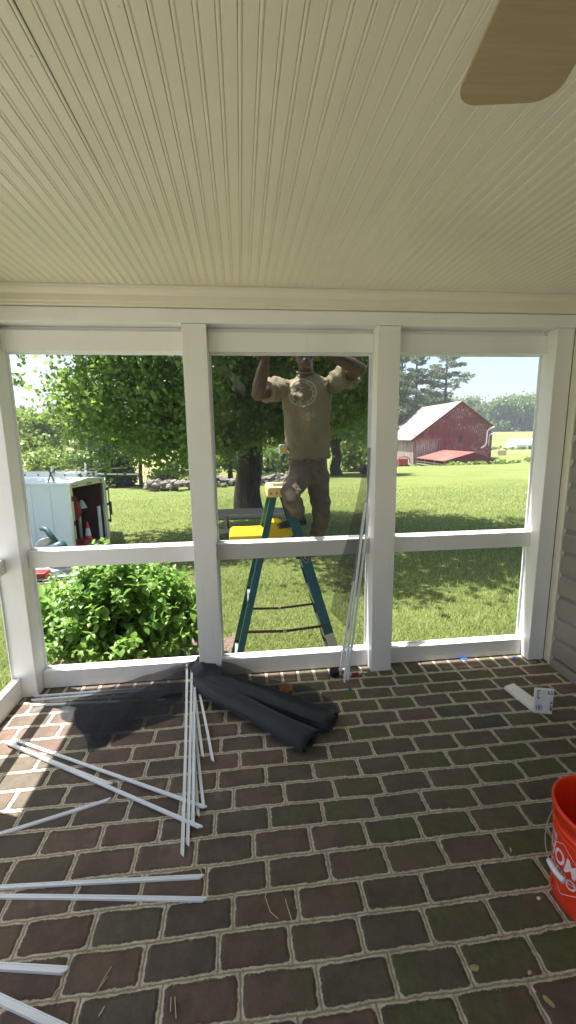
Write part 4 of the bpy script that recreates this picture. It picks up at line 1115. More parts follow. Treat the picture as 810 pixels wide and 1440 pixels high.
def maple():
    T = Vector((.175, 13.0, ground(.175, 13.0)-.05)); t = empty('maple_tree', T, 0, 'big maple with a dark furrowed trunk and low hanging branches behind the ladder', 'tree')
    L = lambda pts: [tuple(Vector(p)-T) for p in pts]
    g = T.z
    wob(L([(.175, 13, g-.05), (.175, 13, g+.25), (.18, 13, g+.9), (.24, 13, g+1.8), (.30, 13, 2.3), (.26, 13.0, 3.2)]), [.56, .43, .36, .36, .40, .34], 22, 1, .05).build('trunk', M['bark'], t, smooth=True)
    limbs = [([(.22, 13, 2.4), (-.15, 12.9, 3.05), (-.72, 12.7, 3.95), (-1.7, 12.0, 5.4), (-2.6, 11, 6.6)], [.20, .18, .16, .11, .05], 'limb'),
             ([(.2, 12.9, 2.3), (.12, 11.2, 2.55), (.02, 10.35, 2.72), (-.55, 10.2, 3.35), (-1.2, 10.1, 4.15)], [.15, .12, .11, .095, .07], 'limb'),
             ([(.28, 13, 2.9), (.5, 12.9, 4.6), (.9, 12.4, 6.6), (1.2, 11.9, 8.8)], [.30, .24, .17, .05], 'bark'),
             ([(.30, 13, 2.6), (1.3, 12.2, 3.7), (2.4, 11.0, 5.0), (3.4, 9.8, 6.2)], [.22, .18, .12, .05], 'bark'),
             ([(.25, 13, 2.7), (-.4, 11.9, 3.5), (-1.3, 10.5, 4.1), (-2.2, 9.2, 4.6)], [.17, .12, .08, .03], 'bark'),
             ([(.25, 13, 3.0), (-.9, 13.6, 4.6), (-2.2, 14.2, 6.2)], [.2, .13, .05], 'bark'),
             ([(-1.3, 10.5, 4.1), (-2.3, 9.3, 3.6), (-3.0, 8.8, 2.9), (-3.3, 8.7, 2.1)], [.07, .045, .03, .012], 'bark'),
             ([(1.3, 12.2, 3.7), (1.6, 10.8, 3.4), (1.9, 10.2, 2.6)], [.08, .05, .015], 'bark'),
             ([(-.4, 11.9, 3.5), (-.3, 10.6, 3.4), (-.1, 10.0, 2.4)], [.07, .05, .015], 'bark')]
    for p, r, m in limbs: wob(L(p), r, 10, random.random()*9, .10).build('limb', M[m], t, smooth=True)
    blobs = [(-1.6, 9.0, 3.0, 1.5, 1.2, 1.7, 12500, .095), (-2.85, 8.8, 2.3, .75, .8, 1.05, 2600, .092), (-1.2, 9.2, 2.0, .9, .8, .95, 3600, .092), (-1.5, 9.0, 4.6, 1.6, 1.4, 1.2, 6500, .11),
             (.5, 11.4, 3.3, 2.1, 1.0, 1.9, 14000, .105), (-.4, 11.2, 2.2, 1.1, .7, 1.1, 6500, .105), (2.0, 10.8, 3.5, 1.7, 1.5, 1.7, 9000, .105), (3.4, 10.6, 4.6, 1.5, 1.5, 1.0, 6500, .11), (1.4, 11.3, 2.2, .9, .7, .9, 4200, .105), (2.9, 11.0, 2.6, .9, .7, .9, 3800, .105),
             (3.0, 9.4, 6.6, 3.8, 3.0, 1.6, 11000, .17), (.6, 11.0, 7.4, 3.4, 3.0, 2.6, 13000, .17), (-2.9, 10.4, 6.3, 2.2, 2.0, 1.3, 5000, .16), (3.9, 8.4, 5.4, 1.9, 1.6, .7, 3500, .15)]
    crown('crown', blobs, M['maple'], t, per=46, twig=.19)
maple()

def edge_branch():
    T = Vector((-7.2, 10.0, ground(-7.2, 10))); t = empty('maple_tree', T, 0, 'tree mostly beyond the left edge, its sparse branches hanging into the pale sky', 'tree')
    L = lambda pts: [tuple(Vector(p)-T) for p in pts]
    wob(L([(-7.2, 10, T.z-.1), (-7.2, 10, 1.0), (-7.1, 10, 3), (-7, 10, 6)]), [.32, .24, .2, .1], 14, 3).build('trunk', M['bark'], t, smooth=True)
    for p in ([(-7.1, 10, 3), (-6, 9.6, 4.1), (-4.8, 9.2, 4.2), (-4.1, 9.0, 3.75)], [(-6, 9.6, 4.1), (-5.3, 9.3, 3.5), (-4.6, 9.1, 3.0), (-4.35, 9.0, 2.75)], [(-4.8, 9.2, 4.2), (-4.4, 9.1, 3.6), (-4.45, 9.0, 3.2)], [(-7, 10, 5), (-5.6, 9.6, 4.8), (-4.4, 9.3, 4.4), (-3.8, 9.1, 4.2)]):
        wob(L(p), [.06, .035, .018, .006][:len(p)], 6, random.random()*9, .3).build('limb', M['limb'], t, smooth=True)
    crown('crown', [(-5.55, 9.6, 3.9, .6, .6, 1.0, 1300, .11), (-4.75, 9.2, 3.75, .4, .35, .2, 60, .09), (-4.1, 9.0, 3.75, .3, .3, .25, 90, .09), (-4.4, 9.1, 2.95, .25, .3, .25, 60, .11), (-7.2, 10, 6.2, 2.2, 2.2, 1.8, 6000, .15)], M['maple'], t, twig=.12, per=14)
edge_branch()

def shade_tree(): 
    T = Vector((9.5, 8.6, ground(9.5, 8.6))); t = empty('maple_tree', T, 0, 'wide shade tree standing beyond the right corner of the porch, out over the lawn', 'tree')
    L = lambda pts: [tuple(Vector(p)-T) for p in pts]
    wob(L([(9.5, 8.6, T.z-.1), (9.5, 8.6, 1.0), (9.4, 8.5, 3), (9.0, 8.3, 6)]), [.42, .32, .28, .16], 14, 5).build('trunk', M['bark'], t, smooth=True)
    for p in ([(9.4, 8.5, 3.4), (7, 8, 5.2), (4.5, 7, 6.4)], [(9.4, 8.5, 3.6), (7.5, 6, 5.4), (5, 5, 6.4)]):
        wob(L(p), [.16, .09, .03], 8, random.random()*9, .2).build('limb', M['bark'], t, smooth=True)
    crown('crown', [(7.0, 8.8, 6.6, 3.4, 1.9, 1.4, 6500, .17), (3.2, 7.5, 6.3, 2.6, 1.4, .9, 3800, .16), (.7, 6.9, 6.1, 1.5, 1.0, .7, 1800, .15), (5.4, 6.7, 6.4, 2.0, 1.1, .8, 1900, .16), (2.6, 6.0, 6.2, 2.4, .7, .5, 700, .14), (9.6, 8.6, 8.4, 3.0, 3.0, 2.0, 7000, .18)], M['maple'], t)
shade_tree()

def simple_tree(name, label, x, y, h, r, mat, n, size, group=None, trunk_r=.2, base=.22, tw=None, seed=0, bark='bark'):
    g = ground(x, y); T = Vector((x, y, g)); t = empty(name, T, 0, label, name.split('_')[-1] if name != 'bush' else 'bush', group)
    rr = random.Random(seed*77+5)
    wob([(0, 0, -.1), (0, 0, h*.3), (r*.05, 0, h*.75)], [trunk_r*1.3, trunk_r, trunk_r*.3], 8, seed).build('trunk', M[bark], t, smooth=True)
    blobs = []
    for k in range(9):
        a = rr.uniform(0, 2*PI); q = rr.uniform(.1, .62); zz = rr.uniform(base, .86)
        fac = 1-.55*max(0, zz-.55)/.4
        blobs.append((x+r*q*cos(a)*fac, y+r*q*sin(a)*fac, g+h*zz, r*rr.uniform(.32, .52), r*rr.uniform(.32, .52), h*rr.uniform(.10, .17), n//9, size))
    crown('crown', blobs, mat, t, twig=tw or size*1.4, drop=size, per=18)
    return t
# second big tree right of the man
def second_tree():
    x, y = 7.2, 32; g = ground(x, y); T = Vector((x, y, g)); t = empty('maple_tree', T, 0, 'dark leafy tree with a short stout trunk seen right of the man', 'tree')
    wob([(0, 0, -.1), (0, 0, .8), (-.1, 0, 2.4), (.1, 0, 6)], [.5, .36, .34, .2], 14, 8).build('trunk', M['bark'], t, smooth=True)
    for p in ([(-.1, 0, 2.2), (1.0, -.3, 4), (2.2, 0, 6)], [(-.1, 0, 2.2), (-1.4, .2, 4.2), (-2.6, 0, 6)]):
        wob(p, [.22, .15, .05], 8, 2).build('limb', M['bark'], t, smooth=True)
    B_ = [(x-1.8, y, g+4.2, 2.2, 1.8, 1.5, 6000, .24), (x+1.9, y-.3, g+4.0, 2.0, 1.8, 1.4, 5500, .24), (x, y, g+6.4, 3.6, 3, 2.0, 9000, .26), (x+.6, y-1.6, g+3.4, 1.3, .8, .8, 2200, .22), (x, y, g+9, 2.8, 2.5, 1.6, 5000, .28)]
    crown('crown', B_, M['maple'], t, twig=.3)
second_tree()

# hydrangea-like shrub outside the left opening
def shrub():
    T = Vector((-1.12, 3.75, ground(-1.12, 3.75))); t = empty('leafy_shrub', T, 0, 'broad bright green leafy shrub close outside the left opening', 'shrub')
    V = []; F = []; A = []; st = MB()
    def leaf(p, d, up, L, rnd):
        d = d.normalized(); s = d.cross(up).normalized(); u = s.cross(d)
        prof = [(0, 0), (.22, .27), (.48, .36), (.74, .24), (1.0, 0)]
        b = len(V)
        for k, (a, w) in enumerate(prof):
            c = p+d*L*a-u*L*.20*a*a
            if w == 0: V.append(c); A.append(rnd)
            else:
                V.append(c+s*L*w*.92+u*L*w*.34); V.append(c-u*.0); V.append(c-s*L*w*.92+u*L*w*.34); A.extend([rnd]*3)
        # indices: 0 | 1 2 3 | 4 5 6 | 7 8 9 | 10
        F.append((b, b+1, b+2, b+2)); F.append((b, b+2, b+3, b+3))
        for r in (1, 4):
            F.append((b+r, b+r+3, b+r+4, b+r+1)); F.append((b+r+1, b+r+4, b+r+5, b+r+2))
        F.append((b+7, b+10, b+8, b+8)); F.append((b+8, b+10, b+9, b+9))
    rr = random.Random(3)
    for i in range(330):
        th = rr.uniform(0, 2*PI); ph = rr.uniform(-.12, 1)**1.0
        el = math.asin(max(-.2, min(1, ph))); q = rr.uniform(.72, 1.04)
        tip = Vector((-1.14+.86*q*cos(el)*cos(th), 3.72+.60*q*cos(el)*sin(th), -.10+.80*q*math.sin(el)+(.06 if rr.random() < .1 else 0)))
        base = Vector((rr.uniform(-1.45, -.75), rr.uniform(3.55, 3.95), T.z))
        midp = base.lerp(tip, .5)+Vector((0, 0, .10))
        pts = [base, base.lerp(midp, .6)+Vector((0, 0, .02)), midp, midp.lerp(tip, .55)+Vector((0, 0, .035)), tip]
        if i % 3 == 0: st.tube([tuple(p-T) for p in pts], [.006, .005, .004, .0032, .002], 5)
        Ln = sum((pts[k+1]-pts[k]).length for k in range(4)); steps = int(Ln*.85/.062); rot = rr.uniform(0, PI)
        for k in range(steps):
            f = 1-k*.062/Ln
            u = f*4; j = min(int(u), 3); p = pts[j].lerp(pts[j+1], u-j); d = (pts[min(j+1, 4)]-pts[j]).normalized()
            if p.z < T.z+.10: continue
            sz = (.042+.044*min(1, k/2.5))*rr.uniform(.8, 1.25); a0 = rot+k*PI/2
            side = d.cross(Vector((0, 0, 1)) if abs(d.z) < .95 else Vector((1, 0, 0))).normalized(); oth = side.cross(d)
            for s_ in (0, PI):
                dd = side*cos(a0+s_)+oth*math.sin(a0+s_)+d*(.9 if k == 0 else .45)+Vector((0, 0, rr.uniform(-.25, .15)))
                leaf(p-T, dd, Vector((rr.uniform(-.3, .3), rr.uniform(-.3, .3), 1)), sz, rr.random()*.7+(.45 if k == 0 else 0))
    Vn = np.array([tuple(v) for v in V]); 
    me = bpy.data.meshes.new('foliage'); me.from_pydata([tuple(v) for v in V], [], [tuple(dict.fromkeys(f)) for f in F])
    at = me.attributes.new('rnd', 'FLOAT', 'POINT'); at.data.foreach_set('value', np.array(A, dtype=np.float32))
    link('foliage', me, M['hydr'], t, smooth=True)
    st.build('stems', M['bark'], t, smooth=True)
shrub()

# trees and bushes beyond the lawn
gl = 'trees and bushes along the far edge of the lawn'
k = 0
for (x, y, h, r, m, n, sz, nm, lab) in [
    (-9.6, 27.5, 2.3, 1.5, 'maple_far', 3000, .17, 'bush', 'low dark green bush right behind the trailer door'),
    (-4.4, 26.0, 2.0, 1.1, 'maple_far', 2600, .15, 'bush', 'low green bush between the sapling and the stone pile'),
    (-2.2, 25.5, 2.4, 1.2, 'lime', 2600, .15, 'bush', 'yellow green bush rising over the right end of the stone pile'),
    (1.6, 27.0, 2.2, 1.3, 'maple_far', 2800, .16, 'bush', 'low bush just right of the maple trunk'),
    (4.2, 29.0, 2.6, 1.5, 'maple_far', 2800, .18, 'bush', 'dark low bush behind the legs of the man'),
    (-27.5, 52, 7.0, 3.6, 'lime', 4200, .36, 'bush', 'tall bright green bush cut by the left corner post'),
    (-23.4, 47, 6.0, 3.2, 'lime', 4200, .36, 'bush', 'rounded bright green bush behind the trailer at the left edge'),
    (-18.6, 44, 5.6, 3.2, 'lime', 4200, .36, 'bush', 'pale green bush above the trailer roof ladder'),
    (-20.5, 58, 8.2, 3.8, 'maple_far', 3400, .42, 'tree', 'darker tree rising behind the pale bush above the trailer'),
    (-14.5, 46, 6.8, 3.4, 'maple_far', 4200, .36, 'tree', 'mid green tree behind the trailer opening'),
    (-13.6, 33, 3.0, 2.0, 'lime', 3000, .24, 'bush', 'low light green bush between trailer and cedar'),
    (-9.4, 50, 8.2, 3.4, 'lime', 3600, .36, 'tree', 'light leafy tree at the field edge left of the sapling'),
    (-5.2, 54, 8.6, 3.6, 'maple_far', 3400, .40, 'tree', 'rounded tree at the field edge right of the sapling'),
    (-2.9, 27, 4.0, 1.5, 'lime', 3000, .18, 'bush', 'loose light green bush behind the stone pile'),
    (-1.0, 46, 8.2, 3.4, 'maple_far', 3600, .36, 'tree', 'tree at the field edge directly behind the stone pile'),
    (-.8, 29.5, 3.6, 1.7, 'lime', 3200, .20, 'bush', 'feathery green bush just left of the maple trunk'),
    (2.9, 31, 4.2, 1.9, 'lime', 3400, .20, 'bush', 'sunlit bush seen between the maple trunk and the man'),
    (3.4, 50, 9.6, 3.8, 'maple_far', 3400, .42, 'tree', 'tall tree at the field edge above the ladder cap'),
    (6.6, 48, 9.6, 3.6, 'maple_far', 3400, .38, 'tree', 'tree hidden behind the man at the field edge'),
    (9.8, 37, 3.6, 2.0, 'lime', 3000, .24, 'bush', 'bright bush right of the dark leafy tree'),
    (11.6, 46, 9.6, 3.6, 'maple_far', 3600, .38, 'tree', 'tree behind the second window post'),
    (16.0, 50, 10.5, 3.4, 'maple', 3600, .36, 'tree', 'tree just left of the pines beside the second post')]:
    k += 1; simple_tree(nm if nm == 'bush' else 'leafy_tree', lab, x, y, h, r, M[m], n, sz, gl, .16, .12 if nm == 'bush' else .25, seed=k)
# sapling and cedar
def sapling():
    x, y = -5.75, 25.0; g = ground(x, y); t = empty('young_tree', (x, y, g), 0, 'slim young tree with a bare stem left of the stone pile', 'tree')
    wob([(0, 0, -.05), (.02, 0, 1.0), (.06, 0, 2.2), (.1, 0, 4.2)], [.13, .11, .09, .04], 8, 4).build('trunk', M['bark'], t, smooth=True)
    crown('crown', [(x, y, g+3.4, 1.3, 1.1, 1.3, 2600, .18), (x-.4, y, g+2.2, .8, .6, .5, 700, .16), (x+.7, y, g+2.9, .8, .6, .5, 700, .16)], M['maple'], t, twig=.16)
sapling()
def cedar():
    x, y = -7.3, 26.0; g = ground(x, y); t = empty('cedar_tree', (x, y, g), 0, 'dark dense cedar just right of the trailer roof', 'tree')
    wob([(0, 0, -.05), (0, 0, 2), (0, 0, 4.2)], [.16, .12, .04], 8, 6).build('trunk', M['bark'], t, smooth=True)
    crown('crown', [(x, y, g+.9, 1.25, 1.1, .9, 3600, .16), (x, y, g+2.2, 1.0, .9, 1.0, 2800, .16), (x, y, g+3.5, .6, .6, .9, 1400, .14)], M['cedar'], t, twig=.14, flat=.1)
cedar()

# pines behind the barn
def pine(x, y, h, r, seed, label):
    rr = random.Random(seed); g = ground(x, y); t = empty('pine_tree', (x, y, g), 0, label, 'tree', 'pines behind the barn')
    wob([(0, 0, -.2), (.1, 0, h*.5), (0, 0, h)], [.42, .3, .07], 10, seed).build('trunk', M['pinebark'], t, smooth=True)
    mb = MB(); bl = []
    z = h*.24
    while z < h*.98:
        f = (z-h*.2)/(h*.8)
        for q in range(rr.choice((2, 3, 3, 4))):
            a = rr.uniform(0, 2*PI); L = r*(1.02-f**1.5*.8)*rr.uniform(.45, 1.1); dz = L*rr.uniform(.05, .45)
            e = Vector((L*cos(a), L*math.sin(a), z+dz)); MB().tube([(0, 0, z), tuple(e*.5+Vector((0, 0, z*.5-.1))), tuple(e)], [.09, .06, .02], 5).build('branch', M['pinebark'], t, smooth=True)
            for w_ in (.5, .78, 1.0):
                c = Vector((0, 0, z)).lerp(e, w_)
                bl.append((x+c.x, y+c.y, g+c.z+.15, L*.20+.45, L*.20+.45, .36+.05*L, int(60+24*L), .26))
        z += h*rr.uniform(.035, .06)
    crown('crown', bl, M['pine'], t, twig=.18, per=16, flat=.1, drop=.1)
pine(31.0, 82, 23, 4.4, 3, 'tall pine nearest the second window post')
pine(35.6, 86, 22.5, 4.8, 4, 'tall dense pine, middle of the group behind the barn roof')
pine(42.9, 88, 23.5, 8.2, 5, 'spreading pine at the right of the group, against the sky')
pine(27.5, 74, 15, 3.6, 9, 'lower pine at the left end of the barn roof')

# wooded ridge beyond the field
gw = 'trees of the wooded ridge beyond the field'
rr = random.Random(12); places = ['behind the pines', 'above the barn ridge', 'right of the pines', 'above the barn right eave', 'over the hill left of the white shed', 'above the white shed', 'at the right edge of the opening']
idx = 0
for i in range(17):
    x = 58+i*5.4+rr.uniform(-1, 1); y = 172+rr.uniform(-4, 5); idx += 1
    hh = rr.uniform(14.5, 18.5)+(2.2 if i > 12 else 0)
    px = ['first', 'second', 'third', 'fourth', 'fifth', 'sixth', 'seventh', 'eighth', 'ninth', 'tenth', 'eleventh', 'twelfth', 'thirteenth', 'fourteenth', 'fifteenth', 'sixteenth', 'seventeenth'][i]
    simple_tree('ridge_tree', px+' deciduous tree from the left along the wooded ridge above the barn', x, y, hh, rr.uniform(4.6, 6.0), M['maple_far'], 2300, 1.05, gw, .35, .10, seed=40+i)
def woodland():
    bl = []
    r2 = random.Random(5)
    for i in range(120):
        a = -1.0+2.5*i/120
        d = r2.uniform(120, 150) if a < .28 else r2.uniform(205, 225); x = d*math.sin(a); y = d*math.cos(a); y = max(y, 40)
        g = ground(x, y); h = r2.uniform(9, 15)
        bl.append((x, y, g+h*.45, 6, 5, h*.5, 420, 1.7))
    V, F, A = leafcloud(bl, twig=1.2, drop=1)
    tag(link('far_woodland', np_mesh('far_woodland', V, F, A), M['maple_far']), 'far off woods closing the horizon behind all other trees', 'woods', kind='stuff')
woodland()

# stones
def stones(name, pts, r, n, label, seed):
    rr = random.Random(seed); mb = MB()
    for i in range(n):
        f = rr.random()*(len(pts)-1); j = min(int(f), len(pts)-2); p = Vector(pts[j]).lerp(Vector(pts[j+1]), f-j)
        x = p.x+rr.gauss(0, .25); y = p.y+rr.gauss(0, .3); lay = rr.random()
        s = r*rr.uniform(.6, 1.4); b = len(mb.v)
        mb.ball((x, y, ground(x, y)+s*.3+lay*r*2.0), s, s*.8, s*.6, 7, 5, M=Matrix.Rotation(rr.uniform(0, 6), 4, 'Z') @ Matrix.Rotation(rr.uniform(-.5, .5), 4, 'X'))
        for q in range(b, len(mb.v)):
            v = Vector(mb.v[q]); mb.v[q] = tuple(v+Vector((mnoise.noise(v*4), mnoise.noise(v*4+Vector((9, 0, 0))), mnoise.noise(v*4+Vector((0, 9, 0)))))*s*.5)
    tag(mb.build(name, M['stone']), label, 'stone pile')
stones('stone_pile', [(-4.6, 22.6, 0), (-3.9, 22.4, 0), (-2.6, 22.6, 0)], .19, 60, 'grey heap of field stones at the lawn edge left of the maple', 2)
stones('stone_wall', [(-2.2, 23.8, 0), (0, 24.5, 0), (2.4, 24.5, 0), (3.4, 24.2, 0)], .20, 130, 'low wall of loose stones running behind the maple trunk', 3)
stones('stone_pile', [(9.0, 33.0, 0), (10.2, 33.2, 0)], .26, 26, 'small pinkish stone pile right of the dark leafy tree', 4)

# ------------------------------------------------------------------ picnic table
def picnic():
    g = ground(.15, 9.0); t = empty('picnic_table', (.16, 9.0, g), -.02, 'weathered grey picnic table under the maple behind the ladder', 'picnic table')
    H = .03-g
    m = MB()
    for k in range(5): m.box(-.72, .72, -.36+.147*k, -.23+.147*k, H-.04, H)
    m.build('table_top', M['wood'], t, bevel=.004)
    for s in (-1, 1):
        m = MB()
        for k in range(2): m.box(-.75, .75, s*.68-.13+.135*k, s*.68-.005+.135*k, .40, .44)
        m.build('bench_seat', M['wood'], t, bevel=.004)
    for x in (-.52, .52):
        for s in (-1, 1): MB().beam((x, s*.25, H-.04), (x, s*.62, 0), .04, .09).build('leg', M['wood'], t)
        MB().box(x-.06, x-.02, -.72, .72, .31, .40).build('cross_bar', M['wood'], t)
picnic()

# ------------------------------------------------------------------ trailer and tools
def trailer():
    g = ground(-3.6, 9.3); t = empty('cargo_trailer', (-3.5, 9.0, g), math.radians(-14.5), 'white enclosed cargo trailer with its rear door open', 'trailer')
    z0 = -.66-g; z1 = .70-g; W = 1.21; Ln = 2.7
    MB().box(-Ln, 0, 0, .03, z0, z1).build('side_panel', M['trailer'], t, bevel=.004)
    m = MB()
    for x in (-.43, -.86, -1.29, -1.72, -2.15): m.box(x-.004, x+.004, -.003, -.0005, z0, z1-.06)
    for i in range(9): m.box(-.2-.28*i, -.19-.28*i, -.005, -.0005, z1-.085, z1-.075)
    m.build('seam', M['steel'], t)
    MB().box(-Ln, 0, W-.03, W, z0, z1).build('side_panel', M['trailer'], t)
    MB().box(-Ln, -Ln+.03, .03, W-.03, z0, z1).build('front_panel', M['inside'], t)
    MB().box(-Ln+.04, -.01, .035, .04, z0, z1).build('lining', M['inside'], t)
    MB().box(-Ln+.04, -.01, W-.04, W-.035, z0, z1).build('lining', M['inside'], t)
    MB().box(-1.25, -1.22, .04, W-.04, z0, z1).build('bulkhead', M['inside'], t)
    MB().box(-Ln, .0, .03, W-.03, z0-.05, z0).build('deck', M['inside'], t)
    MB().prism([(-.02, z1), (W+.02, z1), (W+.02, z1+.03), (W*.5, z1+.075), (-.02, z1+.03)], 'x', -Ln-.02, .05).build('roof', M['vinyl'], t)
    m = MB(); m.box(-.02, .035, -.02, .055, z0-.06, z1); m.box(-.02, .035, W-.055, W+.02, z0-.06, z1); m.box(-.02, .034, .055, W-.055, z1-.08, z1-.002); m.box(-.02, .034, .055, W-.055, z0-.06, z0+.0)
    m.build('door_frame', M['alu'], t, bevel=.004)
    m = MB(); 
    for y in (.08, .18, W*.5-.06, W*.5, W*.5+.06, W-.16): MB().box(.036, .046, y, y+.04, z1-.055, z1-.03).build('marker_light', M['red'], t)
    MB().box(.036, .05, -.015, .03, z0+.08, z0+.16).build('marker_light', M['red'], t)
    for z in (z0+.12, z0+.5, z1-.35): MB().box(.034, .05, .005, .04, z, z+.10).build('hinge', M['rust'], t)
    D = Matrix.Translation((.03, W+.005, 0)) @ Matrix.Rotation(math.radians(121), 4, 'Z')
    d = MB().box(0, 1.1, -.02, .02, z0, z1-.06, M=D).build('door', M['trailer'], t, bevel=.003)
    b = MB(); 
    for x in (.12,): b.tube([D @ Vector((x, -.07, z0+.30)), D @ Vector((x, -.07, z1-.25))], .014, 8)
    for z in (z0+.33, z0+.72, z1-.28): b.box(.07, .17, -.085, -.02, z, z+.05, M=D)
    b.box(.13, .155, -.12, -.08, z0+.48, z0+.80, M=D); b.build('lock_bar', M['rust'], d)
    m = MB(); m.box(-1.7, -1.1, -.14, -.01, z0-.14, z0-.08); m.build('fender', M['alu'], t)
    w_ = MB(); w_.tube([(-1.4, -.10, .26), (-1.4, .06, .26)], .26, 24); wh = w_.build('wheel', M['rubber'], t); MB().tube([(-1.4, -.11, .26), (-1.4, -.09, .26)], .15, 16).build('rim', M['alu'], wh)
    # roof rack upright bars
    for x in (-.36, -2.0):
        m = MB(); m.box(x-.02, x+.02, .03, .07, z1+.02, z1+.36); m.box(x-.02, x+.02, W-.07, W-.03, z1+.02, z1+.36); m.box(x-.018, x+.018, .07, W-.07, z1+.10, z1+.135)
        m.build('roof_rack', M['vinyl'], t)
    return t, z0+g, z1+g
tr, tz0, tz1 = trailer()
TL = Matrix.Translation((-3.5, 9.0, 0)) @ Matrix.Rotation(math.radians(-14.5), 4, 'Z')
def on_tr(name, p, label, cat, group=None, rz=0):
    o = empty(name, TL @ Vector(p), math.radians(-14.5)+rz, label, cat, group); return o
# ladder lying on the rack
t = on_tr('extension_ladder', (-1.0, .18, tz1+.14), 'white aluminium ladder lying on the trailer roof rack', 'ladder')
for y in (-.10, .26): MB().box(-1.7, 1.38, y-.013, y+.013, .0, .085).build('side_rail', M['vinyl'], t, bevel=.003)
for i in range(10):
    x = -1.5+.30*i; MB().tube([(x, -.125, .045), (x, .285, .045)], .017, 8).build('rung', M['rust'], t, smooth=True)
tag(MB().beam(TL @ Vector((-1.6, .55, tz1+.20)), TL @ Vector((1.05, .45, tz1+.30)), .03, .022).build('wooden_pole', M['ply']), 'thin wooden pole on the trailer rack pointing right', 'pole')
tag(MB().beam(TL @ Vector((-1.9, .75, tz1+.155)), TL @ Vector((1.20, .60, tz1+.15)), .045, .03).build('white_gutter', M['vinyl']), 'white gutter length on the trailer rack pointing right', 'gutter')
tag(MB().tube([TL @ Vector(p) for p in ((-.44, -.01, tz1+.04), (-.38, .0, tz1+.20), (-.30, .04, tz1+.30), (-.36, .10, tz1+.15), (-.44, .05, tz1+.28), (-.30, -.01, tz1+.07))], .012, 6).build('ratchet_strap', M['black']), 'black strap tied round the rack upright on the trailer', 'strap')
# things inside the trailer
def cone():
    t = on_tr('traffic_cone', (-.16, .72, tz0), 'orange traffic cone with white collar in the trailer doorway', 'cone')
    MB().box(-.12, .12, -.12, .12, 0, .02).build('base', M['orange'], t, bevel=.004)
    MB().lathe([(.085, .02), (.062, .13)], 20).build('lower_band', M['orange'], t, smooth=True)
    MB().lathe([(.062, .13), (.040, .30)], 20).build('collar', M['vinyl'], t, smooth=True)
    MB().lathe([(.040, .30), (.022, .42), (.018, .44), (0, .44)], 20).build('tip', M['orange'], t, smooth=True)
cone()
mb = MB(); mb.tube([(0, 0, .62), (0, .01, .50), (.01, 0, .36), (0, 0, .18), (0, 0, .02)], [.02, .05, .11, .135, .06], 14)
for i, v in enumerate(mb.v): mb.v[i] = tuple(Vector(v)*(1)+Vector((mnoise.noise(Vector(v)*9), mnoise.noise(Vector(v)*9+Vector((5, 0, 0))), 0))*.035)
t = mb.build('red_bag', M['redbag'], smooth=True); t.location = TL @ Vector((-.30, .52, -.15)); tag(t, 'red cloth bag hanging inside the trailer doorway', 'bag')
t = MB().box(-.012, .012, -.22, .22, 0, .56, M=Matrix.Rotation(math.radians(-8), 4, 'Y')).build('plywood_sheet', M['ply']); t.location = TL @ Vector((-.36, .32, tz0)); t.rotation_euler.z = math.radians(-14.5); tag(t, 'tan plywood sheet leaning inside the trailer on the left', 'board')
t = MB().box(-.012, .012, -.05, .05, 0, .74).build('white_board', M['vinyl']); t.location = TL @ Vector((-.06, 1.06, tz0)); t.rotation_euler.z = math.radians(-14.5); tag(t, 'tall white board standing at the right of the trailer doorway', 'board')
t = MB().box(-.02, .02, -.025, .025, 0, .58).build('metal_bar', M['alu']); t.location = TL @ Vector((-.26, .62, tz0)); t.rotation_euler.z = math.radians(-14.5); tag(t, 'grey upright metal bar behind the traffic cone', 'bar')
t = on_tr('work_light', (-.30, .80, .16), 'grey cone shaped lamp hanging inside the trailer beside the red bag', 'lamp')
MB().lathe([(.11, -.08), (.05, .06), (.02, .10), (0, .10)], 18).build('shade', M['trailer'], t, smooth=True)
MB().tube([(0, 0, .1), (0, 0, .42)], .006, 6).build('cord', M['black'], t)
t = on_tr('paper_bag', (-.22, .22, tz0), 'crumpled white paper bag near the left of the trailer doorway', 'bag')
MB().prism([(-.10, 0), (.10, 0), (.13, .20), (.05, .13), (.0, .25), (-.04, .12), (-.15, .26)], 'y', -.04, .04, M=Matrix.Rotation(PI/2, 4, 'Z')).build('bag_side', M['vinyl'], t)
t = MB().box(-.14, .14, -.16, .16, 0, .10).build('red_crate', M['red'], bevel=.01); t.location = TL @ Vector((-.12, .42, tz0)); tag(t, 'low red crate on the trailer floor beside the cone', 'crate')

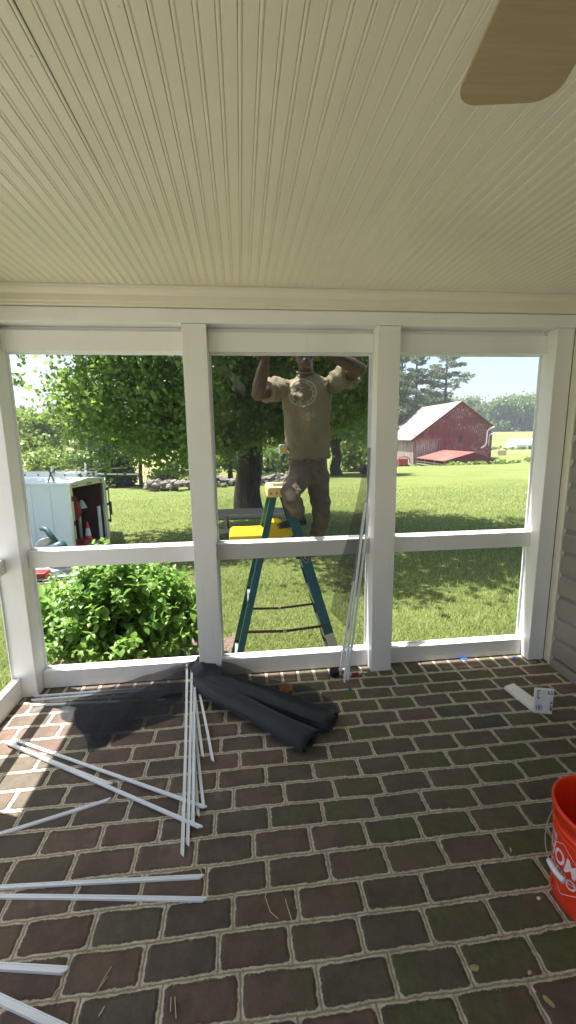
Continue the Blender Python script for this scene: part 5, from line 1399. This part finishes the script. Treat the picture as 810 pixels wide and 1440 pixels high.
def worktable():
    x0, y0 = -2.78, 6.15; g = ground(x0, y0); t = empty('work_table', (x0, y0, g), -.1, 'light grey folding work table in front of the trailer', 'table'); H = -.30-g
    MB().box(-.50, .50, -.32, .42, H-.035, H).build('table_top', M['alu'], t, bevel=.006)
    for sx in (-1, 1):
        for sy in (-1, 1): MB().beam((sx*.42, sy*.26, H-.035), (sx*.50, sy*.32, 0), .03, .03).build('leg', M['alu'], t)
    # mitre saw
    s = empty('mitre_saw', (x0-.04, y0+.20, g+H), -.4, 'grey and green mitre saw with raised handle on the work table', 'saw')
    s.scale = (1.35, 1.35, 1.35)
    MB().lathe([(0, 0), (.20, 0), (.20, .045), (.06, .06), (0, .06)], 26).build('turntable', M['greytool'], s, smooth=False)
    MB().box(-.26, .26, .02, .05, .04, .13).build('fence', M['greytool'], s, bevel=.004)
    sa = MB(); 
    sa.prism([(-.16*cos(a), .20+.16*math.sin(a)) for a in [PI*k/12-.25 for k in range(15)]], 'y', -.03, .03, M=Matrix.Translation((-.05, .02, .0)))
    gd = sa.build('blade_guard', M['greytool'], s, bevel=.01)
    MB().tube([(.00, -.02, .22), (.20, -.02, .30)], [.065, .055], 14).build('motor', M['greentool'], s, smooth=True)
    MB().tube([(-.22, .0, .12), (-.06, 0, .22), (.08, 0, .34), (-.02, 0, .46), (-.08, 0, .47)], [.03, .04, .035, .028, .03], 10).build('handle', M['greentool'], s, smooth=True)
    MB().tube([(-.05, -.004, .20), (-.05, .004, .20)], .125, 30).build('saw_blade', M['steel'], s)
    tb = MB().box(-.17, .17, -.10, .10, 0, .10).build('tool_box', M['red'], bevel=.012); tb.location = (x0-.12, y0-.14, g+H); tag(tb, 'low red tool box on the near edge of the work table', 'tool box')
    bb = MB(); bb.box(-.34, .34, -.05, .05, 0, .03); bo = bb.build('board_offcut', M['black'], bevel=.003); bo.location = (x0+.10, y0-.27, g+H+.0); bo.rotation_euler.z = .08; tag(bo, 'dark flat board on the front edge of the work table', 'board')
worktable()

# ------------------------------------------------------------------ barn
def barn():
    O = Vector((24.8, 60.0, -3.4)); t = empty('red_barn', O, 0, 'large weathered red barn with a pale tin roof on the far side of the lawn', 'barn')
    W = 11.5; RX = 6.85; EL = 4.42; ER = 6.15; RZ = 9.42; D = 13.0
    m = MB().prism([(0, 0), (W, 0), (W, ER), (RX, RZ), (0, EL)], 'y', 0, D); m.build('wall', M['barn'], t)
    th = .16
    m = MB().prism([(-.45, EL-.32), (RX, RZ+.02), (RX, RZ+.02+th), (-.45, EL-.32+th)], 'y', -.35, D+.35); m.build('roof', M['roofgrey'], t)
    m = MB().prism([(RX+.001, RZ+.02), (W+.35, ER-.22), (W+.35, ER-.22+th), (RX+.001, RZ+.02+th)], 'y', -.35, D+.35); m.build('roof', M['roofgrey'], t)
    m = MB(); m.beam((-.45, -.37, EL-.33), (RX, -.37, RZ), .05, .24); m.beam((RX, -.375, RZ), (W+.35, -.375, ER-.22), .05, .24); m.build('barge_board', M['shed'], t)
    m = MB().prism([(W+.01, 0), (W+1.25, 0), (W+1.25, 4.9), (W+.01, 5.7)], 'y', 1.2, 9); m.build('side_annex', M['barn'], t)
    MB().beam((W-.05, 5.1, 5.82), (W+1.45, 5.1, 4.88), 8.2, .12, up=(0, 0, 1)).build('annex_roof', M['roofred'], t)
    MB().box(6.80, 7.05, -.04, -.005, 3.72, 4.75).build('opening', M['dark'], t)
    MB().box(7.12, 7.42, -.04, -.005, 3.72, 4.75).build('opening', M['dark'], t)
    m = MB(); m.box(.0, W, -.09, -.006, 4.72, 4.86); m.box(0, .12, -.10, -.006, 0, EL-.1); m.build('trim_board', M['barn'], t)
    m = MB(); m.tube([(W+.45, -.45, ER-.25), (W-.20, -.30, ER-.55), (W-.45, -.25, ER-.9), (W-.50, -.2, 3.45), (W-.75, -.25, 3.15), (W-1.6, -.9, 2.9)], .10, 8)
    m.tube([(W+1.35, .9, 5.0), (W+.7, .6, 4.85), (W+.1, .2, 4.6), (W+.05, .1, 3.2)], .08, 8); m.build('downspout', M['vinyl'], t, smooth=True)
    # lower shed in front
    O2 = Vector((25.2, 51.0, -2.75)); s = empty('lean_to_shed', O2, 0, 'low open sided shed with a rusty red tin roof in front of the barn', 'shed')
    L = 8.95
    m = MB().prism([(-.15, .93), (3.8, 1.97), (3.8, 2.05), (-.15, 1.01)], 'y', -.2, L); m.build('roof', M['roofred'], s)
    m = MB().prism([(3.801, 1.97), (7.25, .80), (7.25, .88), (3.801, 2.05)], 'y', -.2, L); m.build('roof', M['roofred'], s)
    m = MB().prism([(.15, .80), (.15, .98), (3.8, 1.95), (6.95, .88), (6.95, .55), (3.6, .42)], 'y', -.06, .0); m.build('gable_boards', M['shed'], s)
    for x, y in ((.1, .1), (.1, 3), (.1, 6), (2.3, .1), (4.4, .1), (6.3, .1), (.1, 8.7)):
        MB().box(x-.08, x+.08, y-.08, y+.08, -.7, .9+(.5 if x > 2 and x < 5 else 0)).build('post', M['wood'], s)
    MB().box(6.9, 7.0, .0, L, -.6, .82).build('side_wall', M['shed'], s)
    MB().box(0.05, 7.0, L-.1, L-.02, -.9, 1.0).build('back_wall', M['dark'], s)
    m = MB()
    for z in (-.25, .10, .45): m.box(-.02, .04, .3, 8.6, z, z+.16)
    m.build('slat_fence', M['wood'], s)
    MB().box(3.6, 6.9, .02, .10, -.5, .25).build('low_wall', M['stone'], s)
    # implement
    g = ground(22.1, 57); q = empty('farm_implement', (22.0, 57.0, g), 0, 'red and rust farm machine parked at the left foot of the barn', 'farm machine')
    MB().box(-.6, .7, -.5, .5, .5, 1.5).build('hopper', M['red'], q, bevel=.08)
    m = MB(); m.tube([(-.9+.0, -.6, .2), (-.95, -.6, 1.0), (-.6, -.6, 1.65), (.2, -.6, 1.8), (.8, -.6, 1.5), (.95, -.6, .9)], .07, 8); m.build('guard_hoop', M['rust'], q, smooth=True)
    for x in (-.4, .55): w_ = MB().tube([(x, -.62, .35), (x, -.48, .35)], .35, 20).build('wheel', M['rubber'], q); MB().tube([(x, -.64, .35), (x, -.62, .35)], .16, 12).build('hub', M['red'], w_)
    m = MB(); m.beam((-.9, 0, .4), (1.0, 0, .4), .12, .12); m.build('frame', M['rust'], q)
barn()
g = ground(42.1, 66); b = MB().box(-.75, .75, -.5, .5, 0, .9).build('hay_crate', M['ply'], bevel=.03); b.location = (42.1, 66, g-.05); tag(b, 'small tan crate on the field right of the barn', 'crate')
def greenhouse():
    x, y = 76.2, 110; g = ground(x, y)-.1; t = empty('white_shed', (x, y, g), .05, 'long low white building on the field near the right edge', 'shed')
    MB().prism([(-2.2, 0), (2.2, 0), (2.2, 1.5), (1.5, 2.45), (0, 2.9), (-1.5, 2.45), (-2.2, 1.5)], 'x', -3.3, 3.6).build('cover', M['greenhouse'], t)
    m = MB()
    for xx in (1.2, 1.9, 2.6): m.box(xx-.05, xx+.05, -2.24, -2.202, .1, 1.5)
    m.build('rib', M['steel'], t)
greenhouse()
# rough growth round the barn foot
def weeds():
    bl = []; r2 = random.Random(8)
    for i in range(26):
        x = r2.uniform(24, 36); y = 50.3-r2.random()*.8 if x > 25.5 else r2.uniform(50, 59); x = x if y < 50.9 else r2.uniform(23.9, 24.7)
        bl.append((x, y, ground(x, y)+.2, .5, .4, r2.uniform(.15, .45), 120, .28))
    for i in range(22):
        x = r2.uniform(58, 76); bl.append((x, 106+r2.random()*2, ground(x, 106)+.4, 1.2, .8, .7, 90, .5))
    V, F, A = leafcloud(bl, twig=.15, drop=.1)
    tag(link('weeds', np_mesh('weeds', V, F, A), M['lime']), 'rough weeds growing round the barn foot and field edge', 'weeds', kind='stuff')
weeds()
def wire_weed():
    bl = [(-.16+random.uniform(-.1,.1), 3.05+random.uniform(0,.2), ground(-.1, 3.1)+.08, .08, .08, .08, 26, .06) for k in range(5)]
    V, F, A = leafcloud(bl, twig=.03, drop=.02)
    T = tag(link('small_weed', np_mesh('small_weed', V, F, A), M['hydr']), 'small green weed at the left ladder foot', 'plant')
wire_weed()

# ------------------------------------------------------------------ air
def haze():
    o = MB().box(-640, 700, -260, 560, -6.5, 30).build('haze', None)
    m = bpy.data.materials.new('haze_air'); m.use_nodes = True; t = m.node_tree; t.nodes.remove(t.nodes['Principled BSDF'])
    v = t.nodes.new('ShaderNodeVolumePrincipled'); v.inputs['Color'].default_value = (.84,.92,1,1); v.inputs['Density'].default_value = .0008; v.inputs['Anisotropy'].default_value = .2
    t.links.new(v.outputs[0], t.nodes['Material Output'].inputs['Volume']); o.data.materials.append(m)
    tag(o, 'pale summer haze filling the air over the fields', 'haze', kind='stuff')
haze()
